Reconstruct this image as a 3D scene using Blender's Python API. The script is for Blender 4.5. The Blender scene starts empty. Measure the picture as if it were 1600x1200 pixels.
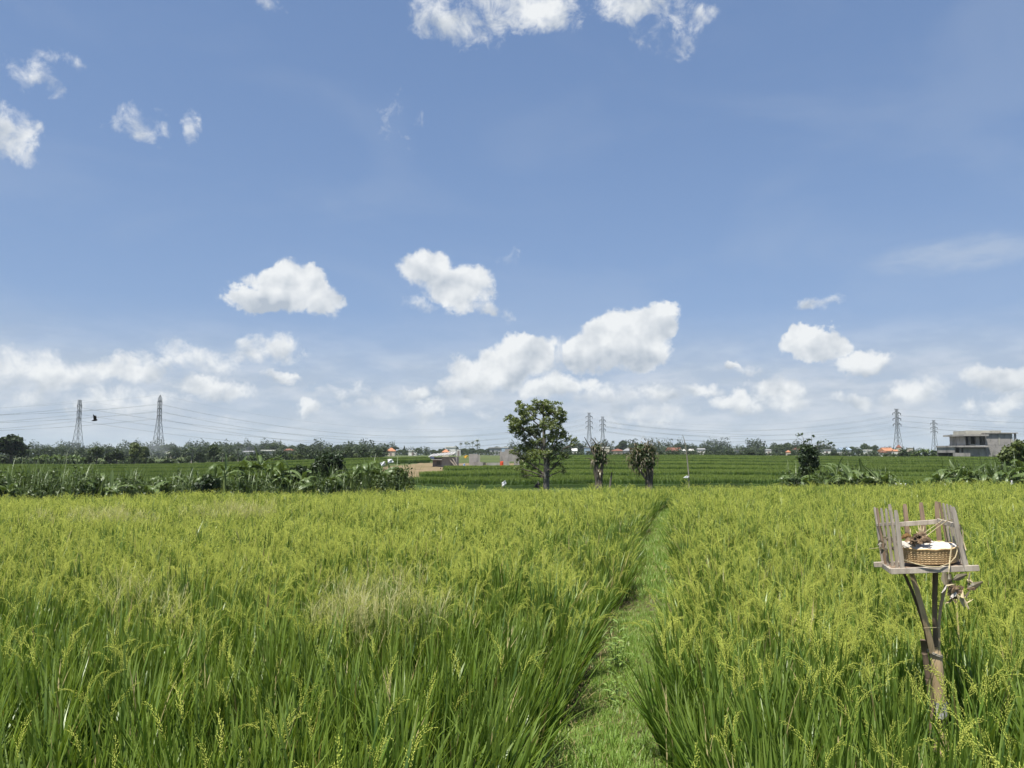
import bpy, math, random
import numpy as np
from mathutils import Vector, Matrix, Euler

scene = bpy.context.scene
COL = scene.collection
R = math.radians

# ------------------------------------------------------------------ camera
F, HORIZON, EYE = 1202.0, 710.0, 1.7
PITCH = math.atan((HORIZON - 600) / F)
cam_data = bpy.data.cameras.new('camera')
cam_data.sensor_fit = 'HORIZONTAL'
cam_data.angle = 2 * math.atan(800 / F)
cam_data.clip_start = 0.05
cam_data.clip_end = 20000
cam = bpy.data.objects.new('camera', cam_data)
COL.objects.link(cam)
cam.location = (0, 0, EYE)
cam.rotation_euler = (math.pi / 2 + PITCH, 0, 0)
scene.camera = cam
SP, CP = math.sin(PITCH), math.cos(PITCH)


def at(px, py, Y):
    """world point at forward distance Y that stands at photo position px, py"""
    cx, cy = (px - 800) / F, (600 - py) / F
    s = Y / (CP - cy * SP)
    return Vector((cx * s, Y, EYE + (SP + cy * CP) * s))


# ------------------------------------------------------------------ sun, sky, exposure
SUN_AZ, SUN_EL = R(216), R(67)
SUN = Vector((math.sin(SUN_AZ) * math.cos(SUN_EL), math.cos(SUN_AZ) * math.cos(SUN_EL), math.sin(SUN_EL)))
sl = bpy.data.lights.new('sun', 'SUN')
sl.energy = 5.0
sl.angle = R(0.5)
sl.color = (1.0, 0.95, 0.86)
sun = bpy.data.objects.new('sun', sl)
COL.objects.link(sun)
sun.location = SUN * 50
sun.rotation_euler = (-SUN).to_track_quat('-Z', 'Y').to_euler()

scene.view_settings.view_transform = 'Standard'
scene.view_settings.look = 'None'
scene.view_settings.gamma = 1
EXPOSURE = 0.72
scene.view_settings.exposure = EXPOSURE
scene.view_settings.use_curve_mapping = False
scene.cycles.use_denoising = True
scene.cycles.max_bounces = 6
scene.cycles.diffuse_bounces = 3
scene.cycles.glossy_bounces = 2
scene.cycles.transmission_bounces = 4
scene.cycles.transparent_max_bounces = 8
scene.cycles.volume_bounces = 1
scene.cycles.use_adaptive_sampling = True
scene.cycles.adaptive_threshold = 0.02

world = bpy.data.worlds.new('World')
scene.world = world
world.use_nodes = True


class Tree:
    """small helper around a node tree"""
    def __init__(self, nt):
        self.nt = nt
        nt.nodes.clear()

    def node(self, t, **kw):
        n = self.nt.nodes.new(t)
        for k, v in kw.items():
            setattr(n, k, v)
        return n

    def put(self, sock, v):
        if isinstance(v, bpy.types.NodeSocket):
            self.nt.links.new(v, sock)
        elif v is not None:
            sock.default_value = v

    def m(self, op, a, b=None, c=None, clamp=False):
        n = self.node('ShaderNodeMath', operation=op, use_clamp=clamp)
        for i, v in enumerate((a, b, c)):
            if v is not None:
                self.put(n.inputs[i], v)
        return n.outputs[0]

    def v(self, op, a, b=None, c=None):
        n = self.node('ShaderNodeVectorMath', operation=op)
        for i, v in enumerate((a, b, c)):
            if v is not None:
                self.put(n.inputs[i], v)
        return n.outputs['Value' if op in ('DOT_PRODUCT', 'LENGTH') else 'Vector']

    def smooth(self, x, lo, hi, a=0.0, b=1.0):
        n = self.node('ShaderNodeMapRange', interpolation_type='SMOOTHSTEP')
        self.put(n.inputs['Value'], x)
        n.inputs['From Min'].default_value = lo
        n.inputs['From Max'].default_value = hi
        n.inputs['To Min'].default_value = a
        n.inputs['To Max'].default_value = b
        return n.outputs[0]

    def noise(self, vec, scale, detail=2.0, rough=0.5, dist=0.0, out='Fac'):
        n = self.node('ShaderNodeTexNoise')
        if vec is not None:
            self.put(n.inputs['Vector'], vec)
        n.inputs['Scale'].default_value = scale
        n.inputs['Detail'].default_value = detail
        n.inputs['Roughness'].default_value = rough
        n.inputs['Distortion'].default_value = dist
        return n.outputs[out]

    def mix(self, f, a, b, kind='RGBA', blend='MIX'):
        n = self.node('ShaderNodeMix', data_type=kind)
        if kind == 'RGBA':
            n.blend_type = blend
        i = {'RGBA': (0, 6, 7, 2), 'FLOAT': (0, 2, 3, 0)}[kind]
        for k, v in zip(i[:3], (f, a, b)):
            if isinstance(v, (tuple, list)) and len(v) == 3:
                v = (*v, 1)
            self.put(n.inputs[k], v)
        return n.outputs[i[3]]

    def xyz(self, x, y, z):
        n = self.node('ShaderNodeCombineXYZ')
        for i, v in enumerate((x, y, z)):
            self.put(n.inputs[i], v)
        return n.outputs[0]


def build_world():
    K = lambda *c: tuple(v / 2 ** EXPOSURE for v in c)      # radiance of sunlit cloud at this exposure
    T = Tree(world.node_tree)
    sky = T.node('ShaderNodeTexSky', sky_type='NISHITA', sun_disc=False)
    sky.sun_elevation = SUN_EL
    sky.sun_rotation = SUN_AZ
    sky.altitude = 50
    sky.air_density = 1.0
    sky.dust_density = 0.5
    sky.ozone_density = 3.2
    D = T.v('NORMALIZE', T.node('ShaderNodeTexCoord').outputs['Generated'])
    sp = T.node('ShaderNodeSeparateXYZ')
    T.put(sp.inputs[0], D)
    el = T.m('ARCSINE', sp.outputs[2])
    az = T.m('WRAP', T.m('ARCTAN2', sp.outputs[0], sp.outputs[1]), R(-41), R(41))
    # turbulent displacement gives the cauliflower outlines
    wn = T.v('SUBTRACT', T.noise(D, 15, 6, 0.62, out='Color'), (0.5, 0.5, 0.5))
    ws = T.node('ShaderNodeSeparateXYZ')
    T.put(ws.inputs[0], wn)
    azw = T.m('MULTIPLY_ADD', ws.outputs[0], 0.085, az)
    elw = T.m('MULTIPLY_ADD', ws.outputs[2], 0.070, el)
    A = T.xyz(azw, azw, azw)
    E = T.xyz(elw, elw, elw)
    # the clouds: photo position, half sizes, density cap
    C = [(458, 447, 52.1, 35.3, 1), (408, 470, 46.5, 22.3, 1), (505, 470, 28, 24, 0.6), (512, 455, 14, 20, 0.22), (675, 425, 39.1, 29.8, 0.8), (715, 447, 51.2, 29.8, 0.8), 
         (665, 483, 26, 12, 0.18), (735, 470, 36, 20, 0.5), (1015, 500, 35.3, 33.5, 1), (965, 525, 48.4, 35.3, 1), (925, 548, 39.1, 29.8, 1), (1000, 545, 41.9, 31.6, 1), 
         (815, 552, 46.5, 30.7, 1), (770, 577, 53.9, 29.8, 0.68), (735, 600, 42, 22, 0.54), (870, 560, 35, 30, 0.29), (895, 603, 52, 18, 0.61), (845, 607, 36, 18, 0.54), 
         (1268, 537, 39.1, 22.3, 1), (1352, 557, 38, 19, 0.6), (1290, 477, 32, 11, 0.29), (1140, 575, 15, 9, 0.48), (1168, 584, 18, 8, 0.12), (1215, 612, 36, 17, 0.54), 
         (1150, 632, 46, 16, 0.54), (1225, 630, 36, 12, 0.34), (1432, 607, 36, 20, 0.41), (1345, 625, 32, 14, 0.41), (1575, 583, 48.4, 22.3, 0.61), (1560, 625, 40, 14, 0.34), 
         (1595, 612, 30, 14, 0.41), (1545, 645, 30, 9, 0.2), (685, 10, 46, 36, 0.31), (735, 45, 36, 26, 0.24), (830, 15, 60, 36, 0.48), (760, 8, 40, 40, 0.31), 
         (985, 8, 66, 34, 0.42), (1020, 45, 36, 30, 0.19), (1078, 48, 24, 32, 0.24), (1090, 8, 26, 16, 0.16), (55, 122, 38, 19, 0.2), (95, 100, 28, 12, 0.11), 
         (205, 210, 34, 26, 0.26), (195, 182, 28, 20, 0.12), (288, 187, 13, 24, 0.22), (2, 205, 38, 44, 0.43), (630, 190, 26, 26, 0.07), (628, 208, 14, 8, 0.14), 
         (800, 402, 17, 13, 0.14), (790, 486, 12, 10, 0.22), (412, 545, 50, 19, 0.32), (440, 590, 28, 8, 0.34), (60, 585, 110, 30, 0.34), (205, 575, 55, 28, 0.48), 
         (335, 605, 56, 18, 0.48), (300, 565, 60, 26, 0.29), (490, 635, 20, 11, 0.41), (610, 633, 24, 14, 0.34), (575, 640, 30, 9, 0.2), (657, 607, 18, 12, 0.41), 
         (1095, 610, 30, 13, 0.41), (1020, 618, 34, 14, 0.34), (425, 6, 18, 10, 0.1), (120, 625, 90, 22, 0.34), (250, 640, 70, 18, 0.22), (690, 640, 70, 16, 0.22), 
         (560, 610, 60, 18, 0.17), (1010, 650, 60, 14, 0.2), (950, 620, 50, 18, 0.34)]
    while len(C) % 3:
        C.append((1300, -260, 40, 20, .3))
    acc = None
    num = den = None
    for i in range(0, len(C), 3):
        a, e, ia, ie, cap = [], [], [], [], []
        for px, py, rx, ry, cp in C[i:i + 3]:
            cx, cy = (px - 800) / F, (600 - py) / F
            d = Vector((cx, CP - cy * SP, SP + cy * CP)).normalized()
            az0, el0 = math.atan2(d.x, d.y), math.asin(d.z)
            k = 1.0 / (F * math.sqrt(1 + cx * cx + cy * cy))
            a.append(az0); e.append(el0 - 0.12 * ry * k)
            ia.append(1 / (rx * 1.36 * k)); ie.append(1 / (ry * 1.34 * k)); cap.append(cp)
        da = T.v('MULTIPLY_ADD', A, tuple(ia), tuple(-p * q for p, q in zip(a, ia)))
        de = T.v('MULTIPLY_ADD', E, tuple(ie), tuple(-p * q for p, q in zip(e, ie)))
        ds = T.v('MAXIMUM', de, T.v('SCALE', de))
        ds.node.inputs[1].links[0].from_node.inputs['Scale'].default_value = -1.2
        d2 = T.v('MULTIPLY_ADD', ds, ds, T.v('MULTIPLY', da, da))
        f = T.v('SUBTRACT', (1, 1, 1), d2)
        fc = T.v('MULTIPLY', f, tuple(cap))
        acc = fc if acc is None else T.v('MAXIMUM', acc, fc)
        fp = T.v('MAXIMUM', f, (0, 0, 0))
        n1 = T.v('DOT_PRODUCT', fp, de)
        d1 = T.v('DOT_PRODUCT', fp, (1, 1, 1))
        num = n1 if num is None else T.m('ADD', num, n1)
        den = d1 if den is None else T.m('ADD', den, d1)
    sa = T.node('ShaderNodeSeparateXYZ')
    T.put(sa.inputs[0], acc)
    f = T.m('MAXIMUM', T.m('MAXIMUM', sa.outputs[0], sa.outputs[1]), sa.outputs[2])
    f = T.m('MAXIMUM', f, -1.2)
    fb = T.noise(D, 34, 9, 0.65, 0.35)
    up = T.v('ADD', D, (-0.006, 0.0, 0.016))
    fb2 = T.noise(up, 24, 3, 0.50)
    dens = T.m('ADD', T.m('MULTIPLY', f, 1.5), T.m('MULTIPLY', T.m('SUBTRACT', fb, 0.51), 1.75))
    alpha = T.smooth(dens, -0.02, 0.66)
    vert = T.m('DIVIDE', num, T.m('ADD', den, 0.15))
    lit = T.m('ADD', T.m('MULTIPLY', T.m('SUBTRACT', T.noise(D, 24, 3, .5), fb2), 2.4), T.m('MULTIPLY_ADD', vert, 0.70, 0.66), clamp=True)
    ccol = T.mix(lit, K(0.47, 0.53, 0.61), K(0.90, 0.92, 0.93))
    # pale broken layer low over the horizon, all the way round, and faint high veils
    st = T.v('MULTIPLY', D, (1, 1, 3.2))
    hb = T.noise(st, 7, 6, 0.55, 0.4)
    band = T.m('MULTIPLY', T.smooth(el, R(-2.0), R(3.0), .55, 1.0), T.smooth(el, R(11.0), R(3.6)))
    ha = T.m('MULTIPLY', band, T.smooth(hb, 0.28, 0.64, 0.55, 0.92))
    hl = T.smooth(T.noise(st, 16, 5, 0.55), 0.36, 0.70)
    hcol = T.mix(hl, K(0.49, 0.56, 0.66), K(0.68, 0.72, 0.78))
    veil = T.m('MULTIPLY', T.smooth(T.noise(T.v('MULTIPLY', D, (1, 1, 2.6)), 3.2, 5, 0.5, 0.6), 0.46, 0.72), 0.12)
    base = T.v('SCALE', sky.outputs[0])
    base.node.inputs['Scale'].default_value = SKY
    # per-channel curve flattens the brightening of the sky towards the horizon
    base = T.v('DIVIDE', T.v('MULTIPLY', base, (1.43, 1.52, 1.69)), T.v('MULTIPLY_ADD', base, (4.4, 3.4, 2.4), (1, 1, 1)))
    # one brighter streak of high cloud
    sx = T.m('MULTIPLY', T.m('SUBTRACT', az, 0.535), 1 / .10)
    sy = T.m('MULTIPLY', T.m('SUBTRACT', T.m('MULTIPLY_ADD', ws.outputs[1], .03, el), 0.223), 1 / .022)
    sd = T.m('ADD', T.m('MULTIPLY', sx, sx), T.m('MULTIPLY', sy, sy))
    veil = T.m('ADD', veil, T.m('MULTIPLY', T.smooth(sd, 1.3, 0.0), T.smooth(T.noise(st, 16, 5, 0.6, .5), .3, .7, .05, .42)))
    c0 = T.mix(veil, base, K(0.55, 0.62, 0.72))
    c1 = T.mix(ha, c0, hcol)
    c2 = T.mix(T.m('MULTIPLY', alpha, 0.96), c1, ccol)
    bg = T.node('ShaderNodeBackground')
    T.put(bg.inputs['Color'], c2)
    bg.inputs['Strength'].default_value = 1.0
    out = T.node('ShaderNodeOutputWorld')
    T.nt.links.new(bg.outputs[0], out.inputs[0])


SKY = 0.098          # strength of the Nishita sky
build_world()
world.cycles.sampling_method = 'MANUAL'
world.cycles.sample_map_resolution = 512

# ------------------------------------------------------------------ helpers
def interp(x, xs, ys):
    return float(np.interp(x, xs, ys))


def nz(x, y, s=0.0):
    """cheap smooth value noise from summed sines, about -1..1"""
    return (math.sin(x * 1.3 + s * 2.1) + math.sin(y * 1.7 + s * 1.3 + x * .6) + math.sin((x + y) * .9 - s) + math.sin(x * 2.9 - y * 2.3 + s * 3.7) * .6) / 3.6


def set_attr(me, name, vals, dom='POINT'):
    a = me.attributes.new(name, 'FLOAT', dom)
    a.data.foreach_set('value', np.asarray(vals, dtype=np.float32))


class MB:
    """collects geometry, then links it as one mesh object"""
    def __init__(self):
        self.v, self.f, self.mi, self.rnd, self.cur = [], [], [], [], 0
        self.tone = 0.5

    def verts(self, pts):
        b = len(self.v)
        self.v.extend(tuple(p) for p in pts)
        self.rnd.extend([self.tone] * len(pts))
        return b

    def face(self, *i):
        self.f.append(i); self.mi.append(self.cur)

    def hexa(self, p):
        """eight corners: bottom 0-3 then top 4-7"""
        b = self.verts(p)
        for q in ((0, 3, 2, 1), (4, 5, 6, 7), (0, 1, 5, 4), (1, 2, 6, 5), (2, 3, 7, 6), (3, 0, 4, 7)):
            self.face(*(b + k for k in q))
        return self

    def box(self, x0, x1, y0, y1, z0, z1):
        return self.hexa([(x0, y0, z0), (x1, y0, z0), (x1, y1, z0), (x0, y1, z0), (x0, y0, z1), (x1, y0, z1), (x1, y1, z1), (x0, y1, z1)])

    def beam(self, a, b, w, h, up=(0, 0, 1), taper=1.0):
        """board from a to b, w wide and h along up"""
        a, b = Vector(a), Vector(b)
        d = (b - a).normalized()
        s = d.cross(Vector(up))
        if s.length < 1e-4:
            s = d.cross(Vector((0, 1, 0)))
        s.normalize()
        u = s.cross(d).normalized()
        p = []
        for q, t in ((a, 1), (b, taper)):
            for i, j in ((-1, -1), (1, -1), (1, 1), (-1, 1)):
                p.append(q + s * (i * w / 2 * t) + u * (j * h / 2 * t))
        return self.hexa(p)

    def tube(self, pts, rad, n=8, cap=True):
        pts = [Vector(p) for p in pts]
        if not hasattr(rad, '__len__'):
            rad = [rad] * len(pts)
        rings = []
        ref = Vector((0.31, 0.17, 0.93))
        for i, p in enumerate(pts):
            d = (pts[min(i + 1, len(pts) - 1)] - pts[max(i - 1, 0)]).normalized()
            s = d.cross(ref)
            if s.length < .1:
                s = d.cross(Vector((1, 0, 0)))
            s.normalize()
            u = s.cross(d)
            rings.append(self.verts([p + (s * math.cos(2 * math.pi * k / n) + u * math.sin(2 * math.pi * k / n)) * rad[i] for k in range(n)]))
        for a, b in zip(rings, rings[1:]):
            for k in range(n):
                self.face(a + k, a + (k + 1) % n, b + (k + 1) % n, b + k)
        if cap:
            self.face(*(rings[0] + k for k in range(n)))
            self.face(*(rings[-1] + n - 1 - k for k in range(n)))
        return self

    def ribbon(self, pts, widths, side, fold=0.0):
        """flat or folded strip along pts; side is the width direction"""
        pts = [Vector(p) for p in pts]
        side = Vector(side)
        prev = None
        for i, p in enumerate(pts):
            d = (pts[min(i + 1, len(pts) - 1)] - pts[max(i - 1, 0)]).normalized()
            s = (side - d * side.dot(d)).normalized()
            nrm = s.cross(d)
            w = widths[i] / 2
            if fold:
                cur = self.verts([p - s * w + nrm * (fold * w), p, p + s * w + nrm * (fold * w)])
                if prev is not None:
                    self.face(prev, prev + 1, cur + 1, cur); self.face(prev + 1, prev + 2, cur + 2, cur + 1)
            else:
                cur = self.verts([p - s * w, p + s * w])
                if prev is not None:
                    self.face(prev, prev + 1, cur + 1, cur)
            prev = cur
        return self

    def mesh(self, name, mats, smooth=False):
        me = bpy.data.meshes.new(name)
        me.from_pydata(self.v, [], self.f)
        for m in (mats if isinstance(mats, (list, tuple)) else [mats]):
            me.materials.append(m)
        me.polygons.foreach_set('material_index', np.asarray(self.mi, dtype=np.int32))
        if smooth:
            me.polygons.foreach_set('use_smooth', np.ones(len(self.f), dtype=bool))
        set_attr(me, 'tone', self.rnd)
        me.update()
        return me

    def build(self, name, mats, parent=None, smooth=False):
        return link(name, self.mesh(name, mats, smooth), parent)


def link(name, me, parent=None, loc=None, rot=None, scale=None):
    o = bpy.data.objects.new(name, me)
    COL.objects.link(o)
    if parent is not None:
        o.parent = parent
    if loc is not None:
        o.location = loc
    if rot is not None:
        o.rotation_euler = rot
    if scale is not None:
        o.scale = scale if hasattr(scale, '__len__') else (scale,) * 3
    return o


def tag(o, label=None, cat=None, group=None, kind=None):
    for k, v in (('label', label), ('category', cat), ('group', group), ('kind', kind)):
        if v:
            o[k] = v
    return o


def empty(name, loc=(0, 0, 0), rz=0, scale=1.0):
    o = bpy.data.objects.new(name, None)
    COL.objects.link(o)
    o.location = loc
    o.rotation_euler = (0, 0, rz)
    o.scale = (scale,) * 3
    o.empty_display_size = .2
    return o


def copy_tree(o, parent=None):
    c = o.copy()
    COL.objects.link(c)
    c.parent = parent
    for ch in o.children:
        copy_tree(ch, c)
    return c


def ordinal(n):
    return ['first', 'second', 'third', 'fourth', 'fifth', 'sixth', 'seventh', 'eighth', 'ninth', 'tenth', 'eleventh', 'twelfth',
            'thirteenth', 'fourteenth', 'fifteenth', 'sixteenth', 'seventeenth', 'eighteenth', 'nineteenth', 'twentieth'][n - 1]


# ------------------------------------------------------------------ materials
def mat_plain(name, c1, c2=None, rough=.8, scale=8.0, detail=5.0, bump=0.0, spec=.3, stretch=(1, 1, 1), streak=None, coords='Object'):
    """base colour broken up by noise, with optional fine relief and dark streaks"""
    m = bpy.data.materials.new(name)
    m.use_nodes = True
    T = Tree(m.node_tree)
    b = T.node('ShaderNodeBsdfPrincipled')
    o = T.node('ShaderNodeOutputMaterial')
    T.nt.links.new(b.outputs[0], o.inputs[0])
    co = T.node('ShaderNodeTexCoord').outputs[coords] if coords != 'Position' else T.node('ShaderNodeNewGeometry').outputs['Position']
    co = T.v('MULTIPLY', co, stretch)
    n = T.noise(co, scale, detail, .6)
    c = T.mix(T.smooth(n, .3, .7), c1, c2 or tuple(v * .7 for v in c1))
    if streak:
        k = T.smooth(T.noise(T.v('MULTIPLY', co, streak[1]), streak[2], 4, .6), .5, .72)
        c = T.mix(T.m('MULTIPLY', k, streak[3]), c, streak[0])
    at_ = T.node('ShaderNodeAttribute', attribute_name='tone')
    c = T.mix(1.0, c, T.xyz(*[T.m('MULTIPLY_ADD', at_.outputs['Fac'], .5, .75)] * 3), blend='MULTIPLY')
    T.put(b.inputs['Base Color'], c)
    b.inputs['Roughness'].default_value = rough
    b.inputs['Specular IOR Level'].default_value = spec
    if bump:
        bp = T.node('ShaderNodeBump')
        bp.inputs['Strength'].default_value = bump
        bp.inputs['Distance'].default_value = .02
        T.put(bp.inputs['Height'], T.noise(co, scale * 3, 5, .65))
        T.put(b.inputs['Normal'], bp.outputs[0])
    return m


def mat_leaf(name, dark, light, trans=.35, gloss=.10, rough=.4, tip=None, patch=0.0, pscale=.25, patch_col=None):
    """leaf: diffuse and translucent with a waxy sheen; tone attribute and instance random vary the colour"""
    m = bpy.data.materials.new(name)
    m.use_nodes = True
    T = Tree(m.node_tree)
    o = T.node('ShaderNodeOutputMaterial')
    a = T.node('ShaderNodeAttribute', attribute_name='tone').outputs['Fac']
    r = T.node('ShaderNodeObjectInfo').outputs['Random']
    fac = T.m('ADD', T.m('MULTIPLY', a, .65), T.m('MULTIPLY', r, .35), clamp=True)
    c = T.mix(fac, dark, light)
    if tip:
        t = T.node('ShaderNodeAttribute', attribute_name='along').outputs['Fac']
        c = T.mix(T.m('MULTIPLY', T.smooth(t, tip[1], 1.0), tip[2]), c, tip[0])
    if patch:
        p = T.node('ShaderNodeNewGeometry').outputs['Position']
        n = T.noise(T.v('MULTIPLY', p, (1, 1, 0)), pscale, 3, .55)
        c = T.mix(T.m('MULTIPLY', T.smooth(n, .38, .66), patch), c, patch_col or tuple(v * .6 for v in dark))
    d = T.node('ShaderNodeBsdfDiffuse')
    t = T.node('ShaderNodeBsdfTranslucent')
    g = T.node('ShaderNodeBsdfGlossy')
    T.put(d.inputs['Color'], c)
    T.put(t.inputs['Color'], T.mix(1.0, c, (1.05, 1.0, .55), blend='MULTIPLY'))
    g.inputs['Roughness'].default_value = rough
    g.inputs['Color'].default_value = (.85, .9, .85, 1)
    m1 = T.node('ShaderNodeMixShader')
    m1.inputs[0].default_value = trans
    T.nt.links.new(d.outputs[0], m1.inputs[1]); T.nt.links.new(t.outputs[0], m1.inputs[2])
    m2 = T.node('ShaderNodeMixShader')
    m2.inputs[0].default_value = gloss
    T.nt.links.new(m1.outputs[0], m2.inputs[1]); T.nt.links.new(g.outputs[0], m2.inputs[2])
    T.nt.links.new(m2.outputs[0], o.inputs[0])
    return m


M = {}
M['rice_leaf'] = mat_leaf('rice_leaf', (.034, .080, .018), (.152, .262, .033), .44, .035, .40, tip=((.28, .355, .056), .5, .6), patch=.30, pscale=.22, patch_col=(.12, .215, .035))
M['rice_panicle'] = mat_leaf('rice_panicle', (.42, .49, .078), (.665, .70, .158), .32, .02, .45)
M['rice_dry'] = mat_leaf('rice_dry', (.30, .25, .10), (.46, .40, .20), .3, .03)
M['terrace_crop'] = mat_leaf('terrace_crop', (.045, .092, .017), (.068, .125, .022), .30, .02, .5, tip=((.21, .28, .052), .55, .9), patch=.40, pscale=.03, patch_col=(.085, .130, .024))
M['path_grass'] = mat_leaf('path_grass', (.108, .212, .034), (.215, .345, .063), .40, .02, tip=((.31, .43, .098), .35, .55), patch=.45, pscale=1.6, patch_col=(.26, .35, .09))
M['weed_seed'] = mat_leaf('weed_seed', (.34, .34, .14), (.50, .48, .24), .4, .02)
M['banana'] = mat_leaf('banana', (.055, .095, .024), (.130, .185, .050), .35, .045, .45)
M['banana_pale'] = mat_leaf('banana_pale', (.15, .20, .06), (.21, .26, .09), .3, .05, .45)
M['shrub'] = mat_leaf('shrub', (.036, .062, .020), (.095, .130, .045), .3, .03, .45)
M['shrub_dark'] = mat_leaf('shrub_dark', (.020, .036, .013), (.042, .068, .022), .25, .03, .45)
M['tree_main'] = mat_leaf('tree_main', (.070, .105, .024), (.185, .22, .06), .40, .04, .45)
M['tree_dark'] = mat_leaf('tree_dark', (.018, .032, .012), (.042, .062, .020), .25, .02, .5)
M['tree_mid'] = mat_leaf('tree_mid', (.030, .050, .016), (.066, .095, .028), .28, .02, .5)
M['tree_light'] = mat_leaf('tree_light', (.070, .100, .032), (.125, .155, .050), .3, .02, .5)
M['palm'] = mat_leaf('palm', (.025, .042, .013), (.060, .085, .025), .25, .08)
M['dead_leaf'] = mat_leaf('dead_leaf', (.075, .062, .038), (.24, .205, .135), .25, .03)
M['weed_leaf'] = mat_leaf('weed_leaf', (.17, .28, .06), (.32, .43, .13), .38, .05)
M['bark'] = mat_plain('bark', (.12, .105, .085), (.06, .05, .042), .9, 14, 6, .5, .15, (1, 1, .25))
M['bark_grey'] = mat_plain('bark_grey', (.17, .16, .14), (.09, .082, .07), .9, 10, 6, .5, .15, (1, 1, .3))
M['soil'] = mat_plain('soil', (.085, .065, .045), (.045, .034, .024), .95, 5, 8, .6, .15, coords='Position')
M['field_floor'] = mat_plain('field_floor', (.045, .050, .022), (.028, .026, .016), .9, 2.5, 6, .4, .2, coords='Position')
M['path_soil'] = mat_plain('path_soil', (.105, .110, .045), (.085, .066, .040), .95, 7, 7, .5, .1, coords='Position')
M['bare'] = mat_plain('bare', (.23, .175, .10), (.15, .115, .07), .95, .35, 8, .5, .1, coords='Position', streak=((.11, .12, .04), (.3, 1, 1), .8, .6))
M['terrace_soil'] = mat_plain('terrace_soil', (.050, .085, .022), (.035, .055, .018), .95, .5, 7, .4, .1, coords='Position')
M['land'] = mat_plain('land', (.085, .105, .035), (.055, .075, .028), .95, .03, 8, .2, .1, coords='Position', streak=((.20, .20, .09), (.25, 1, 1), .02, .6))
M['wood_grey'] = mat_plain('wood_grey', (.44, .39, .325), (.29, .25, .20), .8, 22, 6, .35, .2, (1, 1, .12), streak=((.16, .13, .10), (3, 3, .25), 16, .5))
M['wood_brown'] = mat_plain('wood_brown', (.30, .22, .15), (.20, .14, .095), .75, 20, 6, .3, .2, (1, 1, .12), streak=((.11, .08, .06), (3, 3, .2), 14, .5))
M['bamboo'] = mat_plain('bamboo', (.52, .39, .235), (.36, .265, .155), .6, 18, 6, .25, .35, (1, 1, .1), streak=((.10, .075, .05), (2, 2, .3), 12, .45))
M['bamboo_grey'] = mat_plain('bamboo_grey', (.27, .25, .20), (.17, .155, .125), .7, 20, 6, .3, .25, (1, 1, .2))
M['bamboo_dark'] = mat_plain('bamboo_dark', (.19, .135, .09), (.11, .08, .055), .65, 20, 6, .25, .3, (1, 1, .15))
M['rattan'] = mat_plain('rattan', (.62, .45, .24), (.44, .30, .15), .6, 60, 4, .2, .3)
M['paper'] = mat_plain('paper', (.56, .53, .48), (.40, .37, .32), .85, 30, 5, .4, .2)
M['straw'] = mat_plain('straw', (.50, .43, .27), (.36, .29, .17), .8, 40, 4, .1, .2)
M['husk'] = mat_plain('husk', (.21, .145, .09), (.12, .085, .055), .85, 40, 5, .4, .2)
M['orange_husk'] = mat_plain('orange_husk', (.42, .25, .10), (.28, .16, .07), .8, 40, 5, .3, .2)
M['steel'] = mat_plain('steel', (.13, .14, .15), (.10, .11, .12), .6, 1, 2, 0, .3)
M['wire'] = mat_plain('wire', (.16, .17, .18), (.14, .15, .16), .6, 1, 1, 0, .3)
M['insulator'] = mat_plain('insulator', (.10, .10, .11), (.08, .08, .09), .4, 4, 2, 0, .4)
M['concrete'] = mat_plain('concrete', (.37, .35, .32), (.27, .255, .235), .9, .6, 8, .3, .2, streak=((.09, .085, .075), (1, 1, .18), 1.2, .6))
M['concrete_pale'] = mat_plain('concrete_pale', (.40, .39, .33), (.30, .29, .25), .9, .7, 7, .2, .2, streak=((.15, .15, .13), (1, 1, .2), 1.3, .5))
M['block'] = mat_plain('block', (.33, .31, .29), (.245, .23, .215), .9, 1.2, 8, .4, .2, streak=((.11, .105, .10), (1, 1, .3), 1.5, .6))
M['room_shade'] = mat_plain('room_shade', (.10, .095, .088), (.07, .066, .06), .9, 1, 3)  # shade of unlit rooms put into the colour of openings and inner walls
M['iron_sheet'] = mat_plain('iron_sheet', (.42, .43, .43), (.28, .27, .25), .55, 1.5, 5, 0, .4, streak=((.20, .13, .08), (1, .3, 1), 1.5, .5))
M['plank_grey'] = mat_plain('plank_grey', (.24, .20, .185), (.16, .13, .12), .85, 3, 6, .3, .2)
for nm, c in (('tile_orange', (.42, .20, .115)), ('tile_red', (.22, .10, .07)), ('tile_brown', (.17, .085, .06)), ('tile_grey', (.25, .25, .26)),
              ('wall_white', (.68, .67, .63)), ('wall_cream', (.52, .47, .38)), ('wall_grey', (.33, .33, .34)), ('wall_blue', (.30, .38, .48))):
    M[nm] = mat_plain(nm, c, tuple(v * .78 for v in c), .85, .9, 6, 0, .2, streak=(tuple(v * .45 for v in c), (1, 1, .3), 1.0, .4))
M['glass'] = mat_plain('glass', (.03, .035, .04), (.02, .025, .03), .15, 1, 1, 0, .6)
M['cloth_white'] = mat_plain('cloth_white', (.78, .79, .80), (.66, .67, .69), .85, 9, 4, .2, .2)
M['cloth_black'] = mat_plain('cloth_black', (.012, .013, .018), (.008, .009, .012), .7, 9, 4, .2, .2)
M['cloth_yellow'] = mat_plain('cloth_yellow', (.60, .36, .05), (.48, .27, .04), .8, 5, 4, .1, .2)
M['cloth_red'] = mat_plain('cloth_red', (.60, .085, .03), (.46, .06, .025), .7, 4, 4, .1, .2)
M['cloth_teal'] = mat_plain('cloth_teal', (.05, .42, .40), (.04, .33, .32), .7, 4, 4, .1, .2)
M['cloth_blue'] = mat_plain('cloth_blue', (.16, .25, .50), (.30, .36, .55), .7, 4, 4, .1, .2)
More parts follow.
